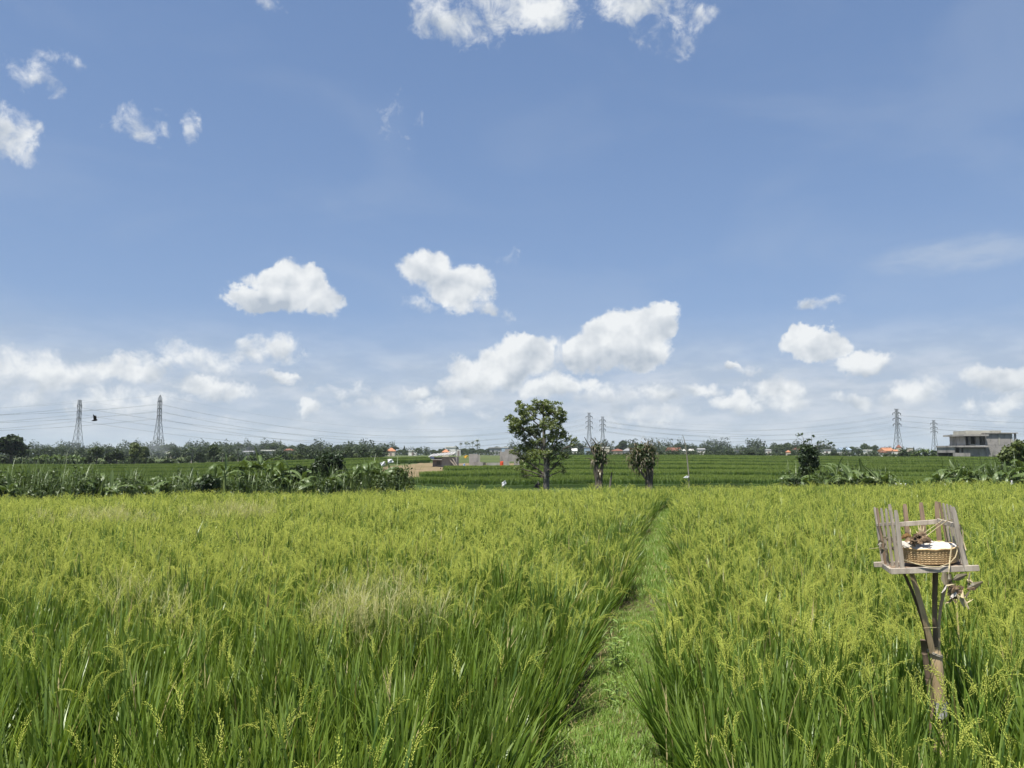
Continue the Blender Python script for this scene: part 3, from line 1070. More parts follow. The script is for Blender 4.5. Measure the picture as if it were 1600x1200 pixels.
# the single tree behind the field
def build_main_tree():
    Y = 44.0
    base = on_ground(853, Y)
    root = empty('broadleaf_tree', base)
    tag(root, 'lone tall leafy tree standing behind the rice field near the picture centre', 'tree')
    r = random.Random(3)

    def L(px, py, dy=0.0):
        return at(px, py, Y + dy) - base
    b = MB()
    trunk = [L(853, 772), L(852, 748), L(853, 725), L(850, 700), L(850, 672), L(849, 648), L(848, 632)]
    b.tube(trunk, [.165, .125, .115, .105, .085, .05, .025], 10)
    b.tube([L(855.5, 768, .2), L(856.5, 745, .2), L(857, 722, .1), L(861, 704, 0), L(868, 690, .3), L(880, 680, .5)], [.09, .075, .07, .06, .04, .02], 8)
    b.build('trunk', M['bark_grey'], root, True)
    lobes = [(812, 664, 0, 18, 16), (800, 655, .5, 13, 10), (822, 645, -.3, 18, 16), (845, 638, .2, 22, 15), (866, 640, -.2, 18, 13), (872, 655, .5, 15, 15),
             (857, 662, -.8, 18, 14), (835, 672, .9, 18, 14), (815, 678, .3, 13, 12), (880, 645, 0, 7, 8), (812, 632, 0, 6, 6), (798, 668, .2, 10, 9),
             (872, 675, .4, 17, 11), (860, 686, -.5, 20, 10), (840, 690, .3, 22, 8), (885, 683, .2, 13, 9), (899, 690, 0, 8, 7), (820, 700, .6, 20, 8),
             (806, 706, 0, 11, 8), (845, 708, -.6, 24, 9), (873, 700, .8, 17, 8), (868, 712, 0, 18, 7), (885, 712, .3, 9, 6), (822, 716, .4, 19, 10),
             (810, 730, -.3, 15, 9), (832, 728, .5, 14, 8), (818, 742, .2, 10, 6), (878, 736, -.3, 9, 8), (868, 728, .3, 12, 6), (838, 628, 0, 10, 6), (852, 628, .3, 9, 5)]
    wts = [1.2] * 13 + [1.05] * 9 + [.8] * 7 + [1.2] * 2
    s = Y / F
    bl = MB()
    lb = []
    for (px, py, dy, rx, ry), w in zip(lobes, wts):
        c = L(px, py, dy)
        lb.append((c.x, c.y, c.z, rx * s * .92, (rx + ry) * .5 * s * 1.1, ry * s * .88, w))
        # limb to each lobe from a point lower on the trunk
        zt = max(.9, c.z - .35 - abs(c.x) * .55)
        k = min(range(len(trunk)), key=lambda i: abs(trunk[i].z - zt))
        a = Vector((trunk[k].x, trunk[k].y, min(zt, trunk[-1].z)))
        for q in range(len(trunk) - 1):
            if trunk[q].z <= a.z <= trunk[q + 1].z:
                a = trunk[q].lerp(trunk[q + 1], (a.z - trunk[q].z) / (trunk[q + 1].z - trunk[q].z))
        pts = limb(bl, a, c, .05, .012, r, 6, .12)
        for m_ in range(4):
            e = c + Vector((r.uniform(-1, 1) * rx * s, r.uniform(-1, 1) * rx * s, r.uniform(-.8, .9) * ry * s))
            limb(bl, pts[3 + m_ % 3], e, .014, .004, r, 4, .15, 4)
    bl.build('limbs', M['bark'], root, True)
    # leaves sit in small bunches so that the sky shows between them
    g = random.Random(31)
    tw = []
    tot = sum(l[6] * l[3] * l[4] * l[5] for l in lb)
    for l in lb:
        n = max(8, int(760 * l[6] * l[3] * l[4] * l[5] / tot))
        for i in range(n):
            d = Vector((g.gauss(0, 1), g.gauss(0, 1), g.gauss(0, 1))).normalized() * g.random() ** .42
            q = g.uniform(.09, .19)
            tw.append((l[0] + d.x * l[3], l[1] + d.y * l[4], l[2] + d.z * l[5], q, q, q * .7))
    v, f, t = leaf_cloud(tw, 15500, .074, 4, 2.0, .45, 1.6)
    link('crown', cloud_mesh('crown', v, f, t, M['tree_main']), root)


build_main_tree()


# two shaggy dead trees
def build_shaggy(px, Y, spec, label, seed):
    base = on_ground(px, Y)
    root = empty('dead_tree', base)
    tag(root, label, 'tree')
    r = random.Random(seed)

    def L(x, y, dy=0.0):
        return at(x, y, Y + dy) - base
    b = MB()
    for pts, rad in spec['stems']:
        b.tube([L(*p) for p in pts], rad, 8)
    b.build('trunk', M['bark'], root, True)
    d = MB()
    for (x, y, dy, n, ln, sp, droop) in spec['tufts']:
        c = L(x, y, dy)
        for i in range(n):
            az = r.uniform(0, 6.28)
            o = Vector((math.cos(az), math.sin(az), 0))
            p = c + Vector((r.gauss(0, sp), r.gauss(0, sp), r.gauss(0, sp)))
            le = ln * r.uniform(.5, 1.3)
            d.tone = r.random()
            th = r.uniform(-.2, 1.0)
            pts = [p]
            for k in range(4):
                pts.append(pts[-1] + (o * math.cos(th) * .6 + Vector((0, 0, math.sin(th)))) * le / 4)
                th -= droop * r.uniform(.5, 1.2)
            w = r.uniform(.02, .06)
            d.ribbon(pts, [w * .6, w, w * .9, w * .6, .004], (-o.y, o.x, .2))
    d.build('dry_leaves', M['dead_leaf'], root)
    if spec.get('green'):
        lb = [tuple(L(x, y, 0)) + (q, q, q, 1) for x, y, q in spec['green']]
        v, f, t = leaf_cloud(lb, spec['ngreen'], .08, seed, 2, .3, 1.8)
        link('leaves', cloud_mesh('leaves', v, f, t, M['shrub']), root)
    return root


build_shaggy(935, 35.0, dict(
    stems=[([(933, 770), (934, 752), (931, 735), (933, 715), (932, 703)], [.14, .12, .12, .09, .06]),
           ([(938, 768), (939, 745), (941, 725), (937, 708)], [.09, .08, .07, .04]),
           ([(930, 712), (921, 697), (913, 683)], [.05, .03, .012]), ([(934, 708), (932, 695), (926, 686), (923, 684)], [.05, .035, .02, .01]),
           ([(938, 712), (945, 699), (950, 688)], [.045, .028, .012]), ([(940, 716), (950, 708), (957, 701)], [.03, .02, .01]),
           ([(931, 722), (920, 716), (913, 716)], [.03, .02, .008])],
    tufts=[(933, 703, 0, 60, .45, .12, .55), (928, 690, 0, 22, .30, .08, .5), (940, 712, 0, 50, .5, .13, .6), (945, 722, 0, 35, .4, .1, .6),
           (929, 722, 0, 40, .5, .08, .6), (934, 738, .0, 30, .5, .09, .7)],
    green=[(932, 700, .20), (938, 712, .28), (944, 720, .18), (932, 722, .18)], ngreen=1100),
    'shaggy dead tree with thick dark trunk and upright bare forks right of the lone tree', 5)
build_shaggy(1010, 35.0, dict(
    stems=[([(1012, 768), (1012, 748), (1013, 730), (1008, 712), (1004, 702)], [.11, .10, .085, .06, .03]),
           ([(1016, 766), (1018, 745), (1019, 728), (1015, 708)], [.09, .08, .06, .03]),
           ([(1009, 748), (1000, 735), (994, 722), (990, 712)], [.06, .05, .04, .02]),
           ([(1013, 712), (1012, 698), (1014, 685)], [.03, .02, .008]), ([(1016, 735), (1021, 722), (1023, 712)], [.04, .03, .015])],
    tufts=[(1000, 705, 0, 90, .5, .18, .55), (1013, 702, 0, 80, .5, .15, .5), (992, 715, .1, 70, .5, .16, .6), (1008, 718, -.1, 90, .55, .2, .65),
           (990, 728, 0, 45, .45, .12, .6), (1018, 716, 0, 60, .5, .12, .55), (1003, 735, 0, 45, .5, .13, .7), (1014, 740, 0, 28, .45, .07, .8)],
    green=[(1002, 708, .40), (1010, 718, .42), (1015, 704, .26), (992, 722, .25)], ngreen=2100),
    'broad shaggy dead tree hung with dry leaves, nearest the thin leaning pole', 6)


# ------------------------------------------------------------------ bananas
def banana_leaf(seed, width=.40, length=1.35, arch=1.5, torn=.25):
    r = random.Random(seed)
    b = MB()
    seg = 12
    th = .15
    p = Vector((0, 0, 0)); pts = []
    for i in range(seg + 1):
        pts.append(p.copy())
        p = p + Vector((math.sin(th), 0, math.cos(th))) * (length / seg)
        th += arch / seg * (.35 + 1.3 * i / seg)
    for sgn in (-1, 1):
        prev = None
        tear = 0
        for i in range(2, seg + 1):
            t = (i - 2) / (seg - 2)
            w = width * .5 * max(.06, math.sin(math.pi * min(1, t * .93 + .07)) ** .55)
            d = (pts[min(i + 1, seg)] - pts[i - 1]).normalized()
            nrm = Vector((d.z, 0, -d.x)) * -1
            b.tone = .25 + .5 * r.random()
            droop = .20 + .25 * tear
            rim = pts[i] + Vector((0, sgn * w * .93, 0)) - nrm * (-w * .32) * 1 + Vector((0, 0, -w * droop))
            mid = pts[i] + Vector((0, sgn * w * .5, 0)) + nrm * (w * .22) + Vector((0, 0, -w * droop * .25))
            cur = b.verts([pts[i], mid, rim])
            if prev is not None:
                b.face(prev, prev + 1, cur + 1, cur) if sgn > 0 else b.face(cur, cur + 1, prev + 1, prev)
                b.face(prev + 1, prev + 2, cur + 2, cur + 1) if sgn > 0 else b.face(cur + 1, cur + 2, prev + 2, prev + 1)
            prev = cur
            if r.random() < torn:
                # a tear: start the next strip afresh, hanging a little lower
                tear = r.uniform(0, 1)
                prev = b.verts([pts[i], mid + Vector((.012, 0, -.03 * tear)), rim + Vector((.05, 0, -.09 * tear))])
    b.cur = 1
    b.tone = .7
    b.tube(pts[:seg], [.022 - .017 * i / seg for i in range(seg)], 5)
    return b.mesh('banana_leaf', [M['banana'], M['banana_pale']], True)


BLEAF = [banana_leaf(1, .34, 1.45, 1.7, .35), banana_leaf(2, .30, 1.5, 2.2, .6), banana_leaf(3, .28, 1.3, 2.4, .75), banana_leaf(4, .34, 1.6, 2.9, .5),
         banana_leaf(5, .20, 1.1, .35, .1), banana_leaf(6, .27, 1.3, 2.8, .7)]


def stem_mesh():
    b = MB()
    b.tube([(0, 0, 0), (.01, 0, .35), (0, .01, .8), (.0, 0, 1.05)], [.11, .09, .07, .045], 8)
    return b.mesh('pseudostem', M['banana_pale'], True)


STEM = stem_mesh()


def banana_plant(loc, h, label, seed, group='banana plants along the field edge', nl=8):
    """h: height of the stem; leaves are parts of their own"""
    r = random.Random(seed)
    root = empty('banana_plant', loc, r.uniform(0, 6.28))
    tag(root, label, 'banana plant', group)
    link('pseudostem', STEM, root, scale=(.9, .9, h / 1.05))
    for i in range(nl):
        k = i / nl
        m = BLEAF[4] if i == 0 else BLEAF[r.choice((0, 1, 2, 3, 5))]
        s = r.uniform(.55, 1.1) * (.68 + .3 * h)
        link('leaf', m, root, loc=(0, 0, h * (1 - .14 * k)), rot=(r.gauss(0, .45), (r.gauss(0, .15) if i == 0 else r.uniform(.05, .7) + .45 * k), r.uniform(0, 6.28)), scale=s)
    return root


def plant_bananas():
    #  photo x, distance, stem height
    rows = [(25, 33, .85), (72, 34, .9), (138, 34, .75), (165, 35, 1.0), (182, 34, .8), (206, 36, 1.15), (246, 34, .8),
            (272, 36, .9), (300, 37, 1.0), (338, 36, .9), (356, 35, 1.35), (376, 37, 1.45), (392, 36, .9), (408, 38, 1.5), (426, 36, 1.1),
            (444, 37, 1.2), (460, 36, .75), (478, 37, .9), (500, 36, .7), (521, 36, 1.05), (536, 37, .9), (552, 36, 1.1), (566, 37, 1.0), (580, 37, 1.2),
            (596, 37, 1.25), (612, 38, 1.1)]
    n = len(rows)
    for i, (px, Y, h) in enumerate(rows):
        lab = '%s banana plant from the left along the left field edge' % num_word(i + 1)
        banana_plant(on_ground(px, Y), h * (.72 if px < 330 else 1.0), lab, 100 + i)
    rows = [(1243, 37, .9), (1262, 36, .7), (1284, 36, .85), (1302, 37, 1.1), (1313, 38, 1.2), (1326, 36, 1.0), (1335, 38, 1.15), (1345, 37, 1.1), (1366, 36, 1.05), (1380, 36, .75)]
    for i, (px, Y, h) in enumerate(rows):
        banana_plant(on_ground(px, Y), h * .95, '%s banana plant from the left in the clump by the forked tree' % num_word(i + 1), 200 + i, 'banana clump behind the offering stand')
    rows = [(1462, 37, .95), (1482, 36, .8), (1492, 38, 1.2), (1504, 37, 1.1), (1515, 38, 1.15), (1526, 36, .85), (1546, 37, 1.0), (1566, 36, 1.2), (1585, 38, 1.35), (1598, 36, 1.1), (1625, 37, 1.2)]
    for i, (px, Y, h) in enumerate(rows):
        banana_plant(on_ground(px, Y), h * .95, '%s banana plant from the left in the clump below the unfinished house' % num_word(i + 1), 300 + i, 'banana clump below the unfinished house')


WORDS = ['zeroth', 'first', 'second', 'third', 'fourth', 'fifth', 'sixth', 'seventh', 'eighth', 'ninth', 'tenth', 'eleventh', 'twelfth', 'thirteenth', 'fourteenth', 'fifteenth',
         'sixteenth', 'seventeenth', 'eighteenth', 'nineteenth', 'twentieth', 'twenty-first', 'twenty-second', 'twenty-third', 'twenty-fourth', 'twenty-fifth', 'twenty-sixth',
         'twenty-seventh', 'twenty-eighth', 'twenty-ninth', 'thirtieth', 'thirty-first', 'thirty-second', 'thirty-third', 'thirty-fourth', 'thirty-fifth', 'thirty-sixth',
         'thirty-seventh', 'thirty-eighth', 'thirty-ninth', 'fortieth']


def num_word(n):
    return WORDS[n]


plant_bananas()


# tangled undergrowth at the foot of the bananas
def build_undergrowth():
    r = random.Random(40)

    def mass(name, lab, spans, n, size, mat, blades):
        lobes = []
        B = Blades()
        for (p0, p1, Y, h) in spans:
            px = p0
            while px < p1:
                g = on_ground(px, Y + r.uniform(-1, 1.5))
                hh = h * r.uniform(.55, 1.15)
                lobes.append((g.x, g.y, g.z + hh * .45, r.uniform(.3, .55), r.uniform(.3, .5), hh * .55, 1))
                for i in range(blades):
                    B.blade((g.x + r.gauss(0, .3), g.y + r.gauss(0, .3), g.z), r.uniform(0, 6.28), r.uniform(0, .4), hh * r.uniform(.8, 1.5), r.uniform(.012, .03), r.uniform(.2, 1.6), 1, 5, r.random())
                px += 9
        v, f, t = leaf_cloud(lobes, n, size, r.randrange(999), 2.0, .4, 1.9, .3)
        me = cloud_mesh(name, v, f, t, mat)
        o = link(name, me)
        tag(o, lab, 'undergrowth', kind='stuff')
        if blades:
            o2 = link('tall_grass', B.mesh('tall_grass', [M['shrub'], M['banana']]))
            tag(o2, 'tall grass growing among ' + lab.split(' of ', 1)[-1] if ' of ' in lab else 'tall grass among the ' + lab, 'grass', kind='stuff')
    mass('undergrowth', 'tangled green undergrowth at the foot of the bananas left of the brown plot', [(-60, 645, 35.5, 1.2), (-60, 150, 34, 1.6), (60, 340, 36.5, 1.35), (330, 640, 38, 1.3), (560, 640, 37, 1.7)], 36000, .085, M['shrub'], 28)
    mass('undergrowth', 'tangled green undergrowth at the foot of the bananas behind the offering stand', [(1228, 1392, 37, 1.2), (1228, 1290, 37.5, 1.6), (1290, 1390, 38, 1.45)], 11000, .085, M['shrub'], 26)
    mass('undergrowth', 'tangled green undergrowth at the foot of the bananas below the unfinished house', [(1448, 1680, 37.5, 1.35), (1470, 1680, 38.5, 1.6), (1540, 1680, 38.5, 1.9)], 14000, .085, M['shrub'], 26)
    # low dry brush between the clumps on the right
    mass('undergrowth', 'low dry brush on the ditch bank between the two right-hand banana clumps', [(1385, 1460, 34, .35)], 1500, .06, M['dead_leaf'], 0)


build_undergrowth()


def bush(px, Y, lobes_px, n, size, mat, name, label, cat='shrub', seed=1, stem=True, hole=.35):
    """lobes in photo pixels (x, y, rx, ry)"""
    base = on_ground(px, Y)
    root = empty(name, base)
    tag(root, label, cat)
    s = Y / F
    r = random.Random(seed)
    lb = []
    b = MB()
    for (x, y, rx, ry) in lobes_px:
        c = at(x, y, Y + r.uniform(-.2, .2)) - base
        lb.append((c.x, c.y, c.z, rx * s, (rx + ry) / 2 * s, ry * s))
        limb(b, (r.gauss(0, .05), r.gauss(0, .05), 0), c, .05 * stem + .01, .01, r, 5, .08)
    b.build('trunk', M['bark'], root, True)
    v, f, t = leaf_cloud(lb, n, size, seed, 2.2, .35, 1.7, hole)
    link('crown', cloud_mesh('crown', v, f, t, mat), root)
    return root


bush(510, 41, [(506, 730, 20, 17), (520, 720, 17, 12), (497, 742, 16, 14), (527, 738, 14, 14), (512, 716, 12, 8)], 6500, .11, M['shrub_dark'], 'bushy_tree', 'dark round bushy tree rising behind the bananas left of the brown plot', 'tree', 3)
bush(322, 34.5, [(318, 762, 15, 12), (330, 757, 13, 12), (324, 750, 10, 9)], 2600, .09, M['shrub_dark'], 'shrub', 'dark bluish green shrub squeezed between the bananas left of the tallest ones', 'shrub', 4)
bush(462, 38, [(455, 745, 14, 13), (470, 738, 14, 11), (448, 757, 12, 10)], 3000, .09, M['shrub_dark'], 'shrub', 'dark purplish shrub among the bananas left of the dark bushy tree', 'shrub', 5)
bush(632, 37, [(628, 748, 10, 14), (636, 757, 9, 10), (622, 742, 9, 12)], 2200, .09, M['tree_light'], 'shrub', 'pale olive shrub at the right end of the left banana row', 'shrub', 6)
bush(1241, 30.0, [(1240, 757, 7, 4), (1246, 752, 5, 4), (1236, 750, 5, 3)], 260, .08, M['shrub_dark'], 'shrub', 'small dark shrub poking out of the rice before the banana clump', 'shrub', 7, hole=.1)
bush(1585, 38.5, [(1578, 705, 14, 9), (1595, 698, 14, 10), (1592, 712, 16, 9), (1570, 713, 11, 8), (1610, 708, 20, 14)], 3200, .12, M['tree_light'], 'bushy_tree', 'pale leafy bushy tree before the unfinished house at the right edge', 'tree', 8)


def build_forked_tree():
    Y = 38.0
    base = on_ground(1262, Y)
    root = empty('forked_tree', base)
    tag(root, 'thin forked tree with leaf tufts on bare branches over a dark ivy clump', 'tree')
    r = random.Random(17)

    def L(x, y, dy=0.0):
        return at(x, y, Y + dy) - base
    b = MB()
    b.tube([L(1268, 764), L(1262, 735), L(1259, 712), L(1263, 700)], [.09, .075, .06, .05], 8)
    tips = [(1244, 681), (1251, 679), (1270, 681), (1259, 690), (1264, 687), (1278, 693), (1292, 689), (1296, 692), (1303, 696), (1281, 690), (1256, 694)]
    for x, y in tips:
        limb(b, L(1263 + r.uniform(-3, 8), 704 + r.uniform(-3, 6)), L(x, y, r.uniform(-.3, .3)), .022, .006, r, 5, .09, 5)
    b.tube([L(1250, 764), L(1256, 735), L(1260, 715)], [.06, .05, .04], 7)
    b.build('trunk', M['bark_grey'], root, True)
    s = Y / F
    lb = [tuple(L(x, y, r.uniform(-.2, .2))) + (5.0 * s, 5.0 * s, 2.6 * s, .55) for x, y in tips]
    lb += [tuple(L(x, y)) + (rx * s, rx * s, ry * s, .9) for x, y, rx, ry in ((1262, 702, 14, 8), (1268, 710, 12, 9), (1256, 716, 11, 10), (1272, 722, 10, 12), (1260, 734, 13, 14))]
    v, f, t = leaf_cloud(lb, 3000, .08, 9, 2.2, .3, 1.7, .3)
    link('crown', cloud_mesh('crown', v, f, t, M['shrub_dark']), root)


build_forked_tree()

# ------------------------------------------------------------------ far trees: one of each kind, then copies
def tree_kind(name, mat, lobes, n, size, seed, trunk_h, trunk_r, hole=.35, shell=2.2):
    """a tree about one unit wide and one unit high: returns trunk and crown meshes"""
    r = random.Random(seed)
    b = MB()
    b.tube([(0, 0, -.03), (.01, 0, trunk_h * .5), (0, .01, trunk_h)], [trunk_r * 1.3, trunk_r, trunk_r * .7], 7)
    for l in lobes:
        limb(b, (0, 0, trunk_h * r.uniform(.6, 1)), l[:3], trunk_r * .5, trunk_r * .15, r, 4, .08, 5)
    v, f, t = leaf_cloud(lobes, n, size, seed, shell, .4, 1.5, hole)
    return b.mesh('trunk', M['bark'], True), cloud_mesh('crown', v, f, t, M[mat])


def rnd_lobes(seed, n, spread, z0, z1, r0, r1):
    r = random.Random(seed)
    out = []
    for i in range(n):
        a = i / n * 6.28 + r.uniform(-.4, .4); d = spread * r.uniform(.35, 1)
        z = r.uniform(z0, z1)
        q = r.uniform(r0, r1)
        out.append((math.cos(a) * d * (1.15 - .5 * (z - z0) / (z1 - z0 + .01)), math.sin(a) * d, z, q, q, q * .8))
    out.append((0, 0, z1, r1, r1, r1 * .75)); out.append((0, 0, (z0 + z1) / 2, r1 * 1.2, r1 * 1.2, r1))
    return out


KINDS = {
    'round_dark': tree_kind('round_dark', 'tree_dark', rnd_lobes(1, 9, .30, .40, .80, .15, .22), 2600, .075, 1, .45, .035),
    'round': tree_kind('round', 'tree_mid', rnd_lobes(2, 9, .31, .36, .80, .15, .23), 2200, .075, 2, .4, .03),
    'round_b': tree_kind('round_b', 'tree_mid', rnd_lobes(12, 11, .33, .34, .82, .11, .19), 2200, .07, 12, .4, .03, .45),
    'light': tree_kind('light', 'tree_light', rnd_lobes(3, 8, .27, .28, .80, .14, .21), 2300, .07, 3, .35, .03),
    'sparse': tree_kind('sparse', 'tree_mid', rnd_lobes(4, 10, .36, .35, .85, .08, .13), 1100, .07, 4, .5, .028, .5),
    'umbrella': tree_kind('umbrella', 'tree_dark', rnd_lobes(5, 9, .36, .66, .84, .12, .18), 1900, .07, 5, .62, .026),
}


def conifer_kind():
    b = MB()
    b.tube([(0, 0, -.03), (0, 0, .5), (0, 0, .97)], [.05, .035, .008], 6)
    lobes = [(0, 0, .12 + .085 * i, .26 * (1 - i / 11) + .03, .26 * (1 - i / 11) + .03, .09) for i in range(11)]
    v, f, t = leaf_cloud(lobes, 1500, .06, 8, 2.2, .2, 1.8, .3)
    return b.mesh('trunk', M['bark'], True), cloud_mesh('crown', v, f, t, M['tree_dark'])


KINDS['conifer'] = conifer_kind()


def palm_kind(seed, hang):
    """coconut palm one unit high; fronds drawn with hanging leaflets"""
    r = random.Random(seed)
    b = MB()
    b.tube([(0, 0, -.03), (.02, 0, .3), (.03, .01, .6), (.01, .01, .80)], [.022, .016, .014, .012], 6)
    c = MB()
    for i in range(15):
        az = i / 15 * 6.28 + r.uniform(-.2, .2)
        o = Vector((math.cos(az), math.sin(az), 0))
        th = r.uniform(.1, 1.25)
        p = Vector((.01, .01, .80)); pts = [p]
        L = r.uniform(.22, .30)
        for k in range(6):
            p = p + (o * math.cos(th) + Vector((0, 0, math.sin(th)))) * (L / 6)
            pts.append(p); th -= hang * r.uniform(.8, 1.2)
        side = Vector((-o.y, o.x, 0))
        c.tone = r.random()
        for k in range(1, 7):
            for s in (-1, 1):
                for q in range(3):
                    a = pts[k - 1].lerp(pts[k], q / 3)
                    e = a + (side * s * .7 + (pts[k] - pts[k - 1]).normalized() * .5 + Vector((0, 0, -.55))) * (.075 * (1.15 - k / 7))
                    w = (pts[k] - pts[k - 1]).normalized() * .013
                    v = c.verts([a - w, a + w, e])
                    c.face(v, v + 1, v + 2)
    return b.mesh('trunk', M['bark_grey'], True), c.mesh('crown', M['palm'])


KINDS['palm'] = palm_kind(3, .30)
KINDS['palm_b'] = palm_kind(9, .42)


def far_banana_kind(seed):
    r = random.Random(seed)
    b = MB()
    b.tube([(0, 0, -.03), (0, 0, .5)], [.06, .04], 6)
    c = MB()
    for i in range(9):
        az = i / 9 * 6.28 + r.uniform(-.3, .3)
        o = Vector((math.cos(az), math.sin(az), 0)); th = r.uniform(.6, 1.5)
        p = Vector((0, 0, .48)); pts = [p]
        for k in range(5):
            p = p + (o * math.cos(th) + Vector((0, 0, math.sin(th)))) * .12
            pts.append(p); th -= r.uniform(.2, .5)
        c.tone = r.random()
        c.ribbon(pts, [.03, .13, .16, .13, .09, .01], (-o.y, o.x, 0), .25)
    return b.mesh('trunk', M['banana_pale'], True), c.mesh('crown', M['banana'], True)


KINDS['banana'] = far_banana_kind(1)
KINDS['banana_b'] = far_banana_kind(2)

LOOK = {'round_dark': 'dark round tree', 'round': 'mid green round tree', 'round_b': 'mid green ragged tree', 'light': 'light green tree', 'sparse': 'thin see-through tree',
        'umbrella': 'dark flat-topped tree', 'conifer': 'dark narrow conifer', 'palm': 'coconut palm', 'palm_b': 'drooping coconut palm', 'banana': 'banana plant', 'banana_b': 'banana plant'}
NAMES = {'conifer': 'conifer_tree', 'palm': 'palm_tree', 'palm_b': 'palm_tree', 'banana': 'banana_plant', 'banana_b': 'banana_plant'}
MARKS = [(-200, 'the left picture edge'), (126, 'the leftmost pylon'), (250, 'the pointed pylon'), (425, 'the white shed roof'), (612, 'the orange pyramid roof'),
         (694, 'the grey field shed'), (820, 'the grey block walls'), (920, 'the twin pylons'), (1053, 'the long red roof'), (1229, 'the small orange shrine roof'), (1399, 'the tallest right pylon'), (1456, 'the rightmost pylon')]
FAR = []


def far(px, top, w, kind, Y):
    FAR.append((px, top, w, kind, Y))


# stand-alone trees at the foot of the far fields, left
far(24, 677, 70, 'round_dark', 127); far(-14, 690, 46, 'round_dark', 131); far(5, 712, 34, 'round', 126)
for i, (px, tp) in enumerate(((60, 716), (68, 713), (77, 712), (86, 714), (94, 712), (102, 713), (110, 714), (119, 712), (127, 713), (135, 716))):
    far(px, tp, 17, 'banana' if i % 2 else 'banana_b', 130 + (i % 3))
far(157, 696, 34, 'sparse', 138); far(144, 710, 16, 'round_dark', 136); far(188, 702, 32, 'round_dark', 137); far(176, 706, 20, 'round_dark', 140); far(215, 689, 30, 'light', 140); far(230, 696, 24, 'light', 143)
far(268, 703, 20, 'palm_b', 150); far(303, 696, 26, 'palm', 150); far(316, 705, 20, 'round_dark', 152); far(338, 692, 26, 'round', 158); far(352, 704, 16, 'palm', 156); far(376, 699, 18, 'palm', 158); far(366, 712, 18, 'light', 150)
far(395, 713, 15, 'banana', 150); far(408, 712, 16, 'banana_b', 151); far(440, 712, 16, 'banana', 152); far(457, 711, 17, 'banana_b', 152); far(470, 709, 22, 'light', 160); far(430, 716, 16, 'round', 155)
far(528, 702, 24, 'round', 170); far(548, 699, 26, 'round_b', 175); far(571, 698, 26, 'round_dark', 168); far(584, 703, 18, 'palm_b', 166); far(602, 706, 16, 'palm', 170); far(560, 708, 20, 'light', 165)
